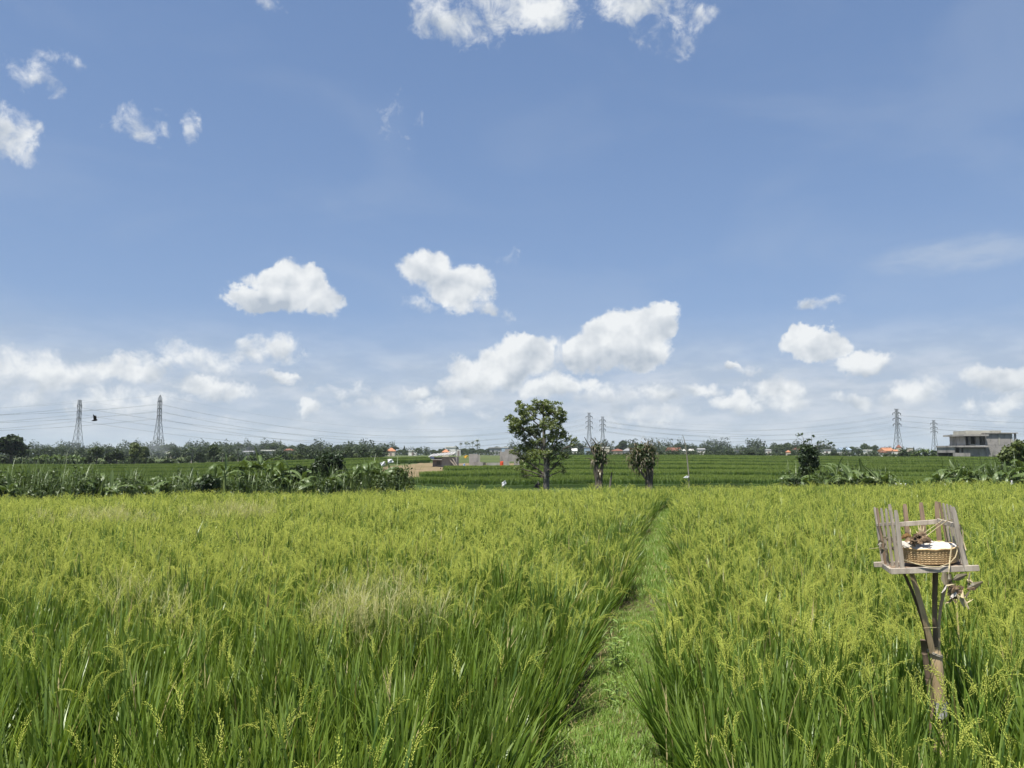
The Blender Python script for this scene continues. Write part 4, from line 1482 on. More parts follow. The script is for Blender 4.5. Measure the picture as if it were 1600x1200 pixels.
# wooded skyline
g_ = random.Random(77)
for px, tp, w, k, Y in ((66, 700, 26, 'round', 430), (82, 698, 26, 'round_b', 440), (99, 698, 28, 'round', 430), (112, 701, 18, 'round_b', 440), (128, 703, 20, 'round', 420), (142, 701, 22, 'light', 380),
                        (178, 698, 26, 'round', 400), (200, 700, 24, 'round_b', 410), (262, 694, 24, 'round', 380), (275, 697, 22, 'round_dark', 380), (286, 697, 14, 'palm', 400), (295, 692, 10, 'palm', 410),
                        (320, 698, 30, 'round', 420), (345, 697, 26, 'round_b', 430), (360, 694, 30, 'round', 440), (378, 692, 30, 'round_b', 450), (392, 692, 26, 'round_dark', 430), (404, 696, 22, 'round', 440),
                        (416, 692, 22, 'round_dark', 420), (430, 691, 24, 'round', 420), (446, 695, 24, 'round_b', 430), (460, 695, 20, 'round', 420), (472, 692, 12, 'round_dark', 420), (485, 696, 24, 'round', 430),
                        (491, 693, 14, 'round_dark', 400), (500, 695, 20, 'round_dark', 400), (515, 698, 24, 'light', 400), (530, 694, 22, 'round_dark', 420), (545, 696, 22, 'round', 420), (557, 693, 24, 'round', 420),
                        (572, 694, 28, 'round_b', 430), (588, 696, 26, 'round', 430), (602, 698, 24, 'round_b', 420), (617, 697, 17, 'umbrella', 420), (633, 697, 9, 'conifer', 420), (626, 702, 18, 'round', 430),
                        (654, 699, 17, 'round', 520), (667, 699, 8, 'conifer', 450), (643, 707, 16, 'light', 480), (679, 702, 16, 'round', 480), (688, 701, 14, 'round_b', 480), (694, 700, 12, 'round', 480),
                        (713, 696, 12, 'round_dark', 480), (725, 700, 22, 'round', 480), (738, 700, 24, 'round_b', 470), (752, 701, 24, 'round', 470), (764, 700, 18, 'round_dark', 470), (777, 697, 24, 'round', 560), (790, 697, 22, 'round_dark', 560),
                        (721, 690, 9, 'palm', 480), (729, 688, 10, 'palm_b', 480), (733, 690, 8, 'palm', 490), (739, 688, 10, 'palm', 480), (746, 684, 9, 'palm', 470), (748, 691, 12, 'palm_b', 470), (744, 693, 9, 'palm', 480),
                        (890, 694, 22, 'round_dark', 430), (903, 692, 24, 'round_dark', 430), (912, 696, 18, 'round', 430), (930, 697, 24, 'round', 430), (945, 698, 22, 'round_dark', 430), (957, 687, 9, 'palm', 400),
                        (966, 694, 20, 'round_dark', 400), (973, 687, 24, 'round_dark', 400), (984, 693, 18, 'round', 400), (992, 691, 20, 'round_dark', 400), (1003, 695, 20, 'round', 400), (1018, 697, 22, 'round', 410),
                        (1027, 694, 8, 'conifer', 400), (1032, 695, 12, 'palm_b', 400), (1044, 697, 22, 'round', 420), (1057, 693, 24, 'round_dark', 430), (1068, 693, 22, 'round_dark', 430), (1081, 696, 22, 'round_dark', 430),
                        (1094, 698, 20, 'round', 430), (1103, 696, 14, 'round_dark', 430), (1112, 698, 22, 'round_dark', 420), (1122, 695, 10, 'round_dark', 410), (1140, 700, 26, 'round', 430), (1151, 701, 20, 'round_b', 430),
                        (1166, 701, 22, 'round', 430), (1180, 701, 20, 'round_dark', 400), (1189, 697, 22, 'round_b', 420), (1202, 698, 22, 'round', 420), (1213, 694, 26, 'round_b', 420), (1228, 691, 26, 'round', 420),
                        (1240, 695, 22, 'round_dark', 420), (1250, 695, 22, 'light', 400), (1304, 701, 14, 'round', 430), (1313, 700, 9, 'round_dark', 420), (1327, 697, 20, 'round', 430), (1339, 701, 18, 'round_dark', 420),
                        (1348, 692, 18, 'round', 400), (1357, 697, 22, 'round', 400), (1364, 694, 12, 'sparse', 390), (1373, 701, 18, 'round_dark', 400), (1386, 702, 16, 'round', 430), (1408, 702, 16, 'round', 430),
                        (1418, 700, 11, 'round', 320), (1423, 699, 8, 'conifer', 300), (1282, 703, 18, 'round', 430), (1268, 700, 20, 'round_b', 430), (868, 697, 24, 'round', 440), (845, 698, 24, 'round_b', 440), (826, 698, 24, 'round', 450), (806, 699, 22, 'round_b', 450)):
    far(px, tp, w, k, Y)
# nearer bushes and bananas at the top of the right slope
far(1136, 706, 15, 'round_dark', 205); far(1150, 709, 14, 'round', 207); far(1172, 705, 24, 'round_dark', 206); far(1184, 708, 16, 'round_dark', 207); far(1230, 709, 10, 'round_dark', 210)
far(1300, 706, 17, 'round_dark', 200); far(1292, 708, 14, 'palm_b', 200)
for i, (px, tp) in enumerate(((1412, 711), (1420, 710), (1430, 706), (1437, 703), (1444, 703), (1451, 704), (1458, 705), (1476, 706))):
    far(px, tp, 13, 'banana' if i % 2 else 'banana_b', 172 + i % 3)
far(1467, 698, 18, 'palm_b', 170); far(1484, 700, 15, 'palm', 168); far(1504, 690, 12, 'palm', 172); far(1441, 702, 12, 'light', 178)


def build_far():
    from collections import defaultdict
    sec = lambda px: max(i for i, m in enumerate(MARKS) if px >= m[0])
    count = defaultdict(list)
    for i, (px, tp, w, k, Y) in enumerate(sorted(FAR)):
        count[(LOOK[k], sec(px), 'near' if Y < 260 else 'far')].append((px, tp, w, k, Y))
    r = random.Random(9)
    for (look, s, band), items in count.items():
        for j, (px, tp, w, k, Y) in enumerate(items):
            base = on_ground(px, Y)
            top = at(px, tp, Y)
            h = max(top.z - base.z, .5) * (1.35 if 'banana' in k else 1.0)
            root = empty(NAMES.get(k, 'far_tree'), base, r.uniform(0, 6.28))
            wd = w / F * Y
            root.scale = (wd * (2.1 if k.startswith('palm') else 1.0) * (1.7 if k == 'conifer' else 1), wd * (2.1 if k.startswith('palm') else 1.0) * (1.7 if k == 'conifer' else 1), h)
            if k.startswith('palm'):
                root.scale = (max(wd * 1.7, h * .7),) * 2 + (h * 1.03,)
            for nm, me in zip(('trunk', 'crown'), KINDS[k]):
                link(nm, me, root)
            where = 'in the village' if band == 'near' else 'on the skyline'
            lab = '%s %s %s right of %s' % (num_word(j + 1), look, where, MARKS[s][1]) if len(items) > 1 else '%s %s right of %s' % (look, where, MARKS[s][1])
            tag(root, lab, 'banana plant' if 'banana' in k else ('palm' if 'palm' in k else 'tree'), 'trees %s' % where)


build_far()


# the wood behind them that reads as one mass, and scrub along the village edge
def build_woods():
    r = random.Random(55)

    def belt(name, lab, spans, n, size, mat, kind):
        lobes = []
        for (p0, p1, Y, h, step) in spans:
            px = p0
            while px < p1:
                y = Y * r.uniform(.96, 1.06)
                g = on_ground(px, y)
                hh = h * r.uniform(.45, 1.3)
                q = step / F * y
                lobes.append((g.x, g.y, g.z + hh * .45, q * r.uniform(.7, 1.1), q, hh * .55, 1.0 / q ** 2))
                px += step
        v, f, t = leaf_cloud(lobes, n, size, r.randrange(999), 2.0, .4, 1.5, .12)
        tag(link(name, cloud_mesh(name, v, f, t, mat)), lab, 'woods', kind='stuff')
    belt('woods', 'hazy distant woods closing the horizon behind the village', [(-250, 620, 560, 9.5, 9), (620, 800, 700, 6.0, 9), (800, 1300, 560, 10.5, 9), (830, 1290, 470, 7.0, 8), (270, 610, 470, 7.0, 8), (1300, 1850, 640, 6.0, 9)], 70000, .80, M['tree_dark'], 0)
    belt('scrub', 'low scrub and hedges along the edge of the village', [(-150, 300, 146, 1.3, 7), (300, 600, 165, 1.8, 7), (840, 1290, 235, 1.7, 7), (1290, 1420, 230, 1.5, 7), (-100, 470, 230, 3.0, 7), (470, 605, 215, 3.0, 7), (-100, 620, 330, 4.2, 8), (620, 900, 380, 2.8, 8), (860, 1420, 330, 3.6, 8), (1405, 1490, 178, 1.6, 7)], 52000, .42, M['tree_dark'], 0)


build_woods()

# ------------------------------------------------------------------ houses
def house(px, Y, wpx, wall_px, roof_px, wall, roof, label, kind='hip', rz=0.0, depth=None, over=1.12, name='house', dz=0.0):
    base = on_ground(px, Y, dz)
    s = Y / F
    w, wh, rh = wpx * s, wall_px * s, roof_px * s
    d = depth or w * .8
    root = empty(name, base, rz)
    tag(root, label, 'house' if name == 'house' else 'building', 'village houses')
    MB().box(-w / 2, w / 2, 0, d, -.5, wh).build('wall', M[wall], root)
    b = MB()
    o = (over - 1) * w / 2
    th = .18
    x0, x1, y0, y1 = -w / 2 - o, w / 2 + o, -o, d + o
    z = wh + .004
    if kind == 'hip':
        rl = max(0, (w - d) / 2) * .9
        p = [(x0, y0, z), (x1, y0, z), (x1, y1, z), (x0, y1, z), (x0, y0, z + th), (x1, y0, z + th), (x1, y1, z + th), (x0, y1, z + th), (-rl, d / 2, z + rh), (rl, d / 2, z + rh)]
        k = b.verts(p)
        for q in ((3, 2, 1, 0), (0, 1, 5, 4), (1, 2, 6, 5), (2, 3, 7, 6), (3, 0, 4, 7), (4, 5, 9, 8), (5, 6, 9), (6, 7, 8, 9), (7, 4, 8)):
            b.face(*(k + i for i in q))
    elif kind == 'gable':
        p = [(x0, y0, z), (x1, y0, z), (x1, y1, z), (x0, y1, z), (x0, y0, z + th), (x1, y0, z + th), (x1, y1, z + th), (x0, y1, z + th), (x0, d / 2, z + rh), (x1, d / 2, z + rh)]
        k = b.verts(p)
        for q in ((3, 2, 1, 0), (0, 1, 5, 4), (1, 2, 6, 5), (2, 3, 7, 6), (3, 0, 4, 7), (4, 5, 9, 8), (5, 6, 9), (6, 7, 8, 9), (7, 4, 8)):
            b.face(*(k + i for i in q))
    else:
        b.box(x0, x1, y0, y1, z, z + rh)
    ro = b.build('roof', M[roof], root)
    if kind in ('hip', 'gable') and rh > .8:
        m = MB(); m.tube([(-(w - d) / 2 * .9 if kind == 'hip' else x0, d / 2, z + rh), ((w - d) / 2 * .9 + .01 if kind == 'hip' else x1, d / 2, z + rh)], .12, 6)
        m.build('ridge', M[roof], ro, True)
    if wh > 1.6:
        n = max(1, int(w / 2.6))
        for i in range(n):
            cx = -w / 2 + w * (i + .5) / n
            if i == n // 2:
                q = MB().box(cx - .45, cx + .45, -.06, .02, .0, min(2.0, wh * .8)).build('door', M['plank_grey'], root)
            else:
                q = MB().box(cx - .5, cx + .5, -.03, .02, wh * .35, wh * .75).build('window', M['glass'], root)
                fr = MB()
                for (u0, u1, v0, v1) in ((-.58, .58, wh * .75, wh * .75 + .08), (-.58, .58, wh * .35 - .08, wh * .35), (-.58, -.5, wh * .35, wh * .75), (.5, .58, wh * .35, wh * .75)):
                    fr.box(cx + u0, cx + u1, -.06, .02, v0, v1)
                fr.build('frame', M['wall_white'], q)
    return root


HS = [(425, 330, 27, 5, 1.6, 'wall_grey', 'wall_white', 'long low shed with a bright white flat roof in the smoke', 'flat', 0), (452, 335, 20, 5, 3.5, 'wall_cream', 'tile_red', 'small house with a faded red roof right of the white shed roof', 'hip', .1),
      (391, 300, 15, 4, 2, 'wall_grey', 'tile_grey', 'grey house half hidden in the bananas left of the white shed roof', 'gable', 0), (268, 260, 12, 5, 2, 'wall_cream', 'tile_grey', 'small cream house behind smoke right of the second pylon', 'gable', 0),
      (551, 330, 13, 5, 1.2, 'wall_white', 'tile_grey', 'small white house with grey roof among the trees left of the orange pyramid roof', 'flat', 0), (574, 340, 9, 5, 2, 'wall_white', 'tile_grey', 'narrow white house among the trees just left of the orange pyramid roof', 'gable', 0),
      (612, 330, 13, 4, 5.5, 'wall_cream', 'tile_orange', 'pavilion with a bright orange pyramid roof at the edge of the fields', 'hip', 0), (646, 380, 13, 4, 1, 'wall_white', 'wall_white', 'low white building right of the first orange pyramid roof', 'flat', 0),
      (705, 460, 15, 9, 1.5, 'wall_white', 'wall_white', 'white house on the skyline above the grey field shed', 'flat', 0), (697, 260, 11, 3, 5, 'wall_cream', 'tile_orange', 'orange pyramid roof peeping over the grey field shed', 'hip', 0),
      (717, 300, 6, 7, 1, 'wall_white', 'wall_grey', 'tiny white house right of the orange roof behind the field shed', 'flat', 0), (776, 420, 22, 8, 1.4, 'wall_grey', 'wall_grey', 'wide two storey grey house on the skyline between the block walls', 'flat', 0),
      (789, 380, 10, 9, 1.2, 'wall_blue', 'wall_white', 'bluish house on the skyline behind the tall grey block wall', 'flat', 0), (897, 330, 8, 4, 4, 'wall_white', 'wall_white', 'small white gabled house left of the twin pylons', 'gable', 0),
      (917, 330, 9, 9, 1.5, 'wall_blue', 'tile_grey', 'pale blue house at the foot of the twin pylons', 'flat', 0), (945, 320, 12, 9, 1.5, 'wall_cream', 'wall_white', 'cream house with white flat roof behind the first shaggy dead tree', 'flat', 0),
      (965, 320, 16, 4, 3.5, 'wall_cream', 'tile_red', 'house with dull red roof between the two shaggy dead trees', 'hip', .1), (980, 315, 13, 4, 4.5, 'wall_grey', 'tile_grey', 'house with grey hipped roof left of the broad shaggy dead tree', 'hip', 0),
      (1053, 340, 20, 4, 5, 'wall_cream', 'tile_red', 'long house with red roof left of the leaning pole', 'gable', .05), (1066, 330, 8, 4, 3, 'wall_white', 'wall_white', 'white gabled house touching the long red roof', 'gable', .4),
      (1079, 330, 7, 4, 3, 'wall_white', 'wall_white', 'small white gabled house just right of the leaning pole', 'gable', .3), (1094, 325, 11, 6, 2.5, 'wall_white', 'tile_grey', 'white house with grey roof two houses right of the leaning pole', 'gable', 0),
      (1150, 330, 19, 5, 1.3, 'wall_grey', 'tile_grey', 'long grey house behind the dark round bushes', 'flat', 0), (1198, 330, 8, 5, 2, 'wall_white', 'tile_grey', 'small white house left of the small orange pyramid roof', 'gable', 0),
      (1229, 225, 6, 3.5, 3.5, 'wall_cream', 'tile_orange', 'small shrine pavilion with a bright orange pyramid roof on a post', 'hip', 0), (1243, 340, 11, 6, 4, 'wall_cream', 'tile_brown', 'brown roofed house right of the small orange pyramid roof', 'hip', 0),
      (1254, 335, 8, 6, 2, 'wall_white', 'tile_red', 'white house with red roof just left of the forked tree', 'gable', 0), (1288, 330, 13, 6, 1.2, 'wall_white', 'tile_grey', 'white walled house right of the forked tree', 'flat', 0),
      (1318, 320, 16, 6, 3.5, 'wall_white', 'wall_blue', 'white house with pale blue roof right of the forked tree', 'gable', .1), (1353, 330, 10, 5, 1.5, 'wall_white', 'wall_white', 'low white house left of the red roofs below the tall pylon', 'flat', 0),
      (1385, 250, 17, 5, 5.5, 'wall_cream', 'tile_orange', 'house with faded orange roof left of the tall pylon foot', 'gable', .25), (1377, 235, 9, 3, 3, 'wall_white', 'tile_brown', 'low brownish house in front of the faded orange roof', 'hip', 0),
      (1395, 240, 7, 5, 3, 'wall_white', 'tile_orange', 'small white house with orange roof at the tall pylon foot', 'gable', 0), (1401, 290, 6, 10, 4.5, 'wall_cream', 'tile_red', 'tall small house with red pyramid roof under the tall pylon', 'hip', 0),
      (1418, 235, 7, 10, .8, 'wall_cream', 'concrete_pale', 'square cream tower block beside the dark conifer', 'flat', 0)]
for px, Y, w, wh, rh, wl, rf, lab, kd, rz in HS:
    house(px, Y, w, wh + 3, rh, wl, rf, lab, kd, rz)


# ------------------------------------------------------------------ the unfinished concrete house
def build_unfinished():
    Y = 148.0
    k = Y / F / 6.154          # metres per pixel of the enlarged study
    base = at(1340 + 880 / 6.154, 630 + 540 / 6.154, Y)
    base.z = min(base.z, ground_z(base.x, Y) + .1)
    zoff = (EYE - (630 + 540 / 6.154 - HORIZON) * Y / F) - base.z
    root = empty('unfinished_house', base)
    tag(root, 'unfinished two storey grey concrete house with flat slabs at the right', 'house')

    def bx(name, zx0, zx1, zy0, zy1, y0, y1, mat, parent=None):
        b = MB()
        b.box((zx0 - 880) * k, (zx1 - 880) * k, y0, y1, (540 - zy1) * k + (zoff if zy1 < 539 else -.8), (540 - zy0) * k + zoff)
        return b.build(name, M[mat], parent or root)
    # ground floor
    bx('garden_wall', 878, 1038, 478, 540, -1.6, -1.42, 'concrete')
    w = bx('wall', 1062, 1240, 432, 540, 0, .2, 'concrete')
    bx('wall', 1242, 1475, 404, 540, .02, .22, 'block')
    bx('wall', 1478, 1600, 404, 540, .0, .2, 'block')
    bx('wall', 937, 950, 412, 476, .0, 6.0, 'concrete')
    bx('wall', 990, 1060, 430, 540, 4.0, 4.2, 'room_shade')
    bx('column', 984, 1000, 424, 500, -.1, .2, 'concrete')
    bx('column', 1018, 1060, 426, 540, .0, .25, 'concrete')
    bx('slab', 930, 1240, 408, 424, -1.3, 6.2, 'concrete')
    bx('wall', 937, 1600, 420, 540, 6.0, 6.2, 'room_shade')
    bx('doorway', 1085, 1116, 506, 540, -.03, -.004, 'room_shade')  # doorway and windows are dark sheets on solid wall, shade in their colour
    bx('window', 1150, 1215, 512, 538, -.03, -.004, 'room_shade')
    bx('window', 1300, 1420, 502, 520, -.012, .016, 'room_shade')
    # upper floor
    bx('wall', 1238, 1366, 292, 402, .05, .25, 'block')
    bx('wall', 1376, 1480, 292, 402, .05, .25, 'block')
    bx('column', 1366, 1376, 290, 402, -.02, .22, 'concrete_pale')
    bx('wall', 1050, 1060, 318, 406, .4, 5.5, 'concrete')
    bx('wall', 1050, 1236, 318, 406, 3.2, 3.4, 'room_shade')
    bx('column', 1102, 1124, 318, 406, .9, 1.2, 'block')
    bx('column', 1160, 1196, 318, 406, .5, .8, 'block')
    bx('wall', 1206, 1236, 318, 404, .3, .5, 'room_shade')
    bx('window_sill', 1095, 1165, 396, 406, .2, .4, 'concrete_pale')
    bx('wall', 1062, 1600, 296, 402, 5.6, 5.8, 'room_shade')  # backing wall coloured dark so the upper openings look unlit
    bx('roof_slab', 1000, 1236, 302, 318, -1.2, 6.0, 'concrete')
    bx('roof_slab', 1238, 1545, 284, 292, -.3, 6.0, 'concrete')
    bx('column', 1524, 1538, 292, 402, .05, .3, 'concrete')
    bx('column', 1484, 1500, 292, 402, .05, .25, 'concrete_pale')
    bx('wall', 1500, 1600, 360, 402, .06, .26, 'concrete_pale')
    bx('parapet', 1090, 1430, 262, 302, 1.2, 1.4, 'concrete_pale')
    bx('parapet', 1090, 1100, 264, 302, 1.41, 5.5, 'concrete_pale')
    bx('parapet', 1420, 1430, 264, 283, 1.41, 5.5, 'concrete_pale')


build_unfinished()


# ------------------------------------------------------------------ the field shed and the grey block walls
def build_shed():
    Y = 97.0
    base = on_ground(694, Y)
    s = Y / F
    root = empty('field_shed', base)
    tag(root, 'small grey field shed with a slanting tin roof on the brown plot', 'shed')
    z0 = base.z

    def L(px, py, dy=0.0):
        return at(px, py, Y + dy) - base
    x0, x1, xr = L(676, 728).x, L(714, 728).x, L(690, 728).x
    MB().box(xr, x1, 0, 3.2, -.4, L(0, 714).z).build('wall', M['block'], root)
    MB().box(x0, xr - .005, 0, .12, -.4, L(0, 714.6).z).build('wall', M['plank_grey'], root)
    MB().box(x0, x0 + .12, .125, 3.2, -.4, L(0, 714.6).z).build('wall', M['plank_grey'], root)
    MB().box(x0 + .5, xr - .15, -.05, -.004, .3, L(0, 720).z - .05).build('doorway', M['room_shade'], root)  # dark sheet before the planks; the shade of the opening is its colour
    MB().box(x0 - .1, xr + .1, -.9, 0, L(0, 718.5).z, L(0, 717.6).z).build('porch_roof', M['iron_sheet'], root)
    b = MB()
    n = 14
    za, zb = L(0, 714.2).z, L(0, 710.5).z
    xa, xb = L(677, 0).x, L(715, 0).x
    for i in range(n):
        u0, u1 = i / n, (i + 1) / n
        lift = .05 if i % 2 else 0
        b.hexa([(xa + (xb - xa) * u0, -.7, za + (zb - za) * u0 + lift), (xa + (xb - xa) * u1 - .004, -.7, za + (zb - za) * u1 + lift), (xa + (xb - xa) * u1 - .004, 3.6, za + .3 + (zb - za) * u1 + lift), (xa + (xb - xa) * u0, 3.6, za + .3 + (zb - za) * u0 + lift),
                (xa + (xb - xa) * u0, -.7, za + .06 + (zb - za) * u0 + lift), (xa + (xb - xa) * u1 - .004, -.7, za + .06 + (zb - za) * u1 + lift), (xa + (xb - xa) * u1 - .004, 3.6, za + .36 + (zb - za) * u1 + lift), (xa + (xb - xa) * u0, 3.6, za + .36 + (zb - za) * u0 + lift)])
    b.build('roof', M['iron_sheet'], root)
    m = MB(); m.beam(L(702, 717, -.4), L(714, 731, -.5), .12, .12); m.build('prop', M['wood_grey'], root)
    m = MB(); m.beam(L(707, 716, -.5), L(716, 731, -.6), .10, .10); m.build('prop', M['wood_grey'], root)
    t = MB(); t.box(-.28, .18, -.2, .2, 0, .26)
    o = t.build('water_tank', M['cloth_blue'], None); o.location = base + L(676, 716.5, -.3) * 1.0
    tag(o, 'small bright blue container at the left eave of the field shed', 'container')


build_shed()


def block_wall(pts, Y, name, label, mat='block', depth=.25):
    """wall panels given as photo rectangles (x0, x1, y0, y1, dy); each panel a part"""
    px0 = pts[0][0]
    base = on_ground(px0, Y)
    root = empty(name, base)
    tag(root, label, 'wall')
    for i, (x0, x1, ya, yb, dy, m) in enumerate(pts):
        a, b_ = at(x0, ya, Y + dy) - base, at(x1, yb, Y + dy) - base
        zb = b_.z if yb < 728 else min(b_.z, -.3)
        MB().box(a.x, b_.x, dy, dy + depth, zb, a.z).build('wall_panel', M[m], root)
    return root


block_wall([(733, 747, 709.5, 729, 0, 'block'), (747.1, 750, 711, 729, .02, 'concrete_pale'), (737, 755, 722, 729, -.6, 'block'), (755.1, 759, 722.5, 727, -.58, 'room_shade'), (760, 781, 723, 729, -.62, 'concrete'), (781.1, 787, 721, 729, -.6, 'concrete')], 98,
           'block_wall', 'low unfinished grey block wall right of the field shed')
block_wall([(781, 795, 706, 721, .6, 'block'), (789, 803, 701.5, 721, 0, 'block'), (787, 796, 720.5, 729, -.5, 'concrete_pale'), (803.2, 812, 706, 729, 1, 'block')], 99.5, 'tall_block_wall', 'tall windowless grey block wall behind the left of the lone tree')


# ------------------------------------------------------------------ small things out in the fields
def cloth(name, quad, Y, mat, label, cat, seed=1, thick=.008, dy=None, parent=None):
    """a small sagging cloth spanned between four photo points"""
    r = random.Random(seed)
    P = [at(x, y, Y + (dy[i] if dy else 0)) for i, (x, y) in enumerate(quad)]
    b = MB()
    n = 6
    ids = []
    for side in (0, 1):
        rows = []
        for j in range(n + 1):
            v = j / n
            rows.append(b.verts([P[0].lerp(P[1], i / n).lerp(P[3].lerp(P[2], i / n), v) + Vector((0, .05 * nz(i * 1.1 + seed, j * .9, seed) + side * thick, .02 * nz(i, j, seed + 2))) for i in range(n + 1)]))
        ids.append(rows)
        for j in range(n):
            for i in range(n):
                q = (rows[j] + i, rows[j] + i + 1, rows[j + 1] + i + 1, rows[j + 1] + i)
                b.face(*(q if side else q[::-1]))
    A, C = ids
    for i in range(n):
        b.face(A[0] + i, A[0] + i + 1, C[0] + i + 1, C[0] + i); b.face(A[n] + i + 1, A[n] + i, C[n] + i, C[n] + i + 1)
        b.face(A[i + 1], A[i], C[i], C[i + 1]); b.face(A[i] + n, A[i + 1] + n, C[i + 1] + n, C[i] + n)
    o = b.build(name, mat if not isinstance(mat, str) else M[mat], parent, True)
    if label:
        tag(o, label, cat)
    return o


def flag(quad, pole, Y, mat, label, seed):
    root = empty('flag', at(pole[0], pole[1], Y))
    tag(root, label, 'flag')
    root.location.z = ground_z(root.location.x, Y)
    m = MB()
    a, c = at(pole[0], pole[1], Y), at(pole[2], pole[3], Y)
    o = m.tube([Vector((a.x, a.y, root.location.z)) - root.location, c - root.location], .012, 6).build('pole', M['bamboo_grey'], root)
    cl = cloth('cloth', quad, Y, mat, None, None, seed, parent=root)
    cl.data.transform(Matrix.Translation(-root.location))


flag([(783.5, 754), (789.5, 751), (791.5, 756), (785, 761)], (785, 768, 784, 754), 29.0, 'cloth_white', 'white scare flag left of the lone tree at the field edge', 1)
flag([(593.5, 723.5), (601.5, 721), (602, 726), (596.5, 729)], (597, 760, 601, 721), 37.0, 'cloth_white', 'lower left white scare flag over the right end of the bananas', 2)
flag([(605, 718), (612, 717), (615.5, 722), (606.5, 724)], (611, 760, 605.5, 717.5), 37.5, 'cloth_white', 'upper right white scare flag over the right end of the bananas', 3)
flag([(1580.5, 751), (1582.2, 751), (1583.5, 758), (1579.5, 758)], (1580, 764, 1581, 750), 33.0, 'cloth_white', 'white scare flag under the bananas at the right edge', 4)
for i, (px, py) in enumerate(((1400, 757), (1407.5, 757.6), (1414.5, 758), (1476.5, 758))):
    flag([(px - 1.2, py - 2), (px + 1.0, py - 2.4), (px + 1.3, py + .8), (px - .9, py + 1)], (px, py + 10, px, py - 2), 31.0, 'cloth_white',
         '%s of four tiny white scare flags at the right field edge, counted from the left' % num_word(i + 1), 5 + i)
flag([(833, 761.5), (841, 752.5), (844.5, 756), (842, 763)], (842, 768, 841, 752), 29.5, 'cloth_black', 'black scare cloth at the foot of the lone tree', 11)
cloth('tarpaulin', [(724, 713.5), (730, 711), (732, 713), (727, 716.5)], 104, 'cloth_yellow', 'yellow tarpaulin between the field shed and the block wall', 'tarpaulin', 12, dy=(0, .2, .3, 0))
cloth('tarpaulin', [(781.3, 721), (786.5, 720.5), (786.7, 728), (781.5, 728.3)], 96.8, 'cloth_red', 'bright orange red sheet on the block wall left of the lone tree', 'tarpaulin', 13)
cloth('sack', [(723.3, 725.5), (726.5, 724), (726.8, 728), (723.5, 728.5)], 96, 'cloth_blue', 'pale blue sack right of the field shed', 'sack', 14, .3)
cloth('tarpaulin', [(158, 728.5), (163, 727.5), (163.2, 731), (158.2, 731.5)], 122, 'cloth_teal', 'larger teal sheet in the far field below the trees', 'tarpaulin', 15, .3)
cloth('tarpaulin', [(164.5, 727.8), (168, 727.3), (168.2, 730.2), (164.7, 730.5)], 123, 'cloth_teal', 'smaller teal sheet just right of the larger one', 'tarpaulin', 16, .3)


def pole(name, pts, Y, rad, mat, label, cat='pole'):
    b = MB()
    P = [at(x, y, Y) for x, y in pts]
    P[0].z = ground_z(P[0].x, Y) - .05
    b.tube(P, rad, 7)
    return tag(b.build(name, M[mat], None, True), label, cat)


pole('bamboo_pole', [(1077, 765), (1076, 740), (1073, 710), (1071, 695), (1068, 683), (1066, 679)], 34, [.035, .03, .025, .02, .012, .006], 'bamboo_grey', 'tall thin leaning bamboo pole right of the shaggy dead trees')
cloth('plastic_bag', [(1067.5, 746.5), (1073, 743.5), (1077, 744.5), (1074.5, 747.5)], 33.9, 'cloth_white', 'white plastic bag caught on the thin leaning pole', 'bag', 21, .05)
pole('stump', [(951, 770), (954, 752), (956, 738)], 34.5, [.06, .045, .03], 'bark_grey', 'thin broken stump just right of the first shaggy dead tree', 'stump')
pole('fence_post', [(688.5, 738), (688.5, 731)], 88, [.06, .05], 'bark', 'short dark post at the edge of the brown plot below the shed', 'post')
pole('wooden_post', [(59.5, 760), (59.7, 732)], 40, [.06, .05], 'bark_grey', 'grey wooden post standing in the reeds at the left', 'post')


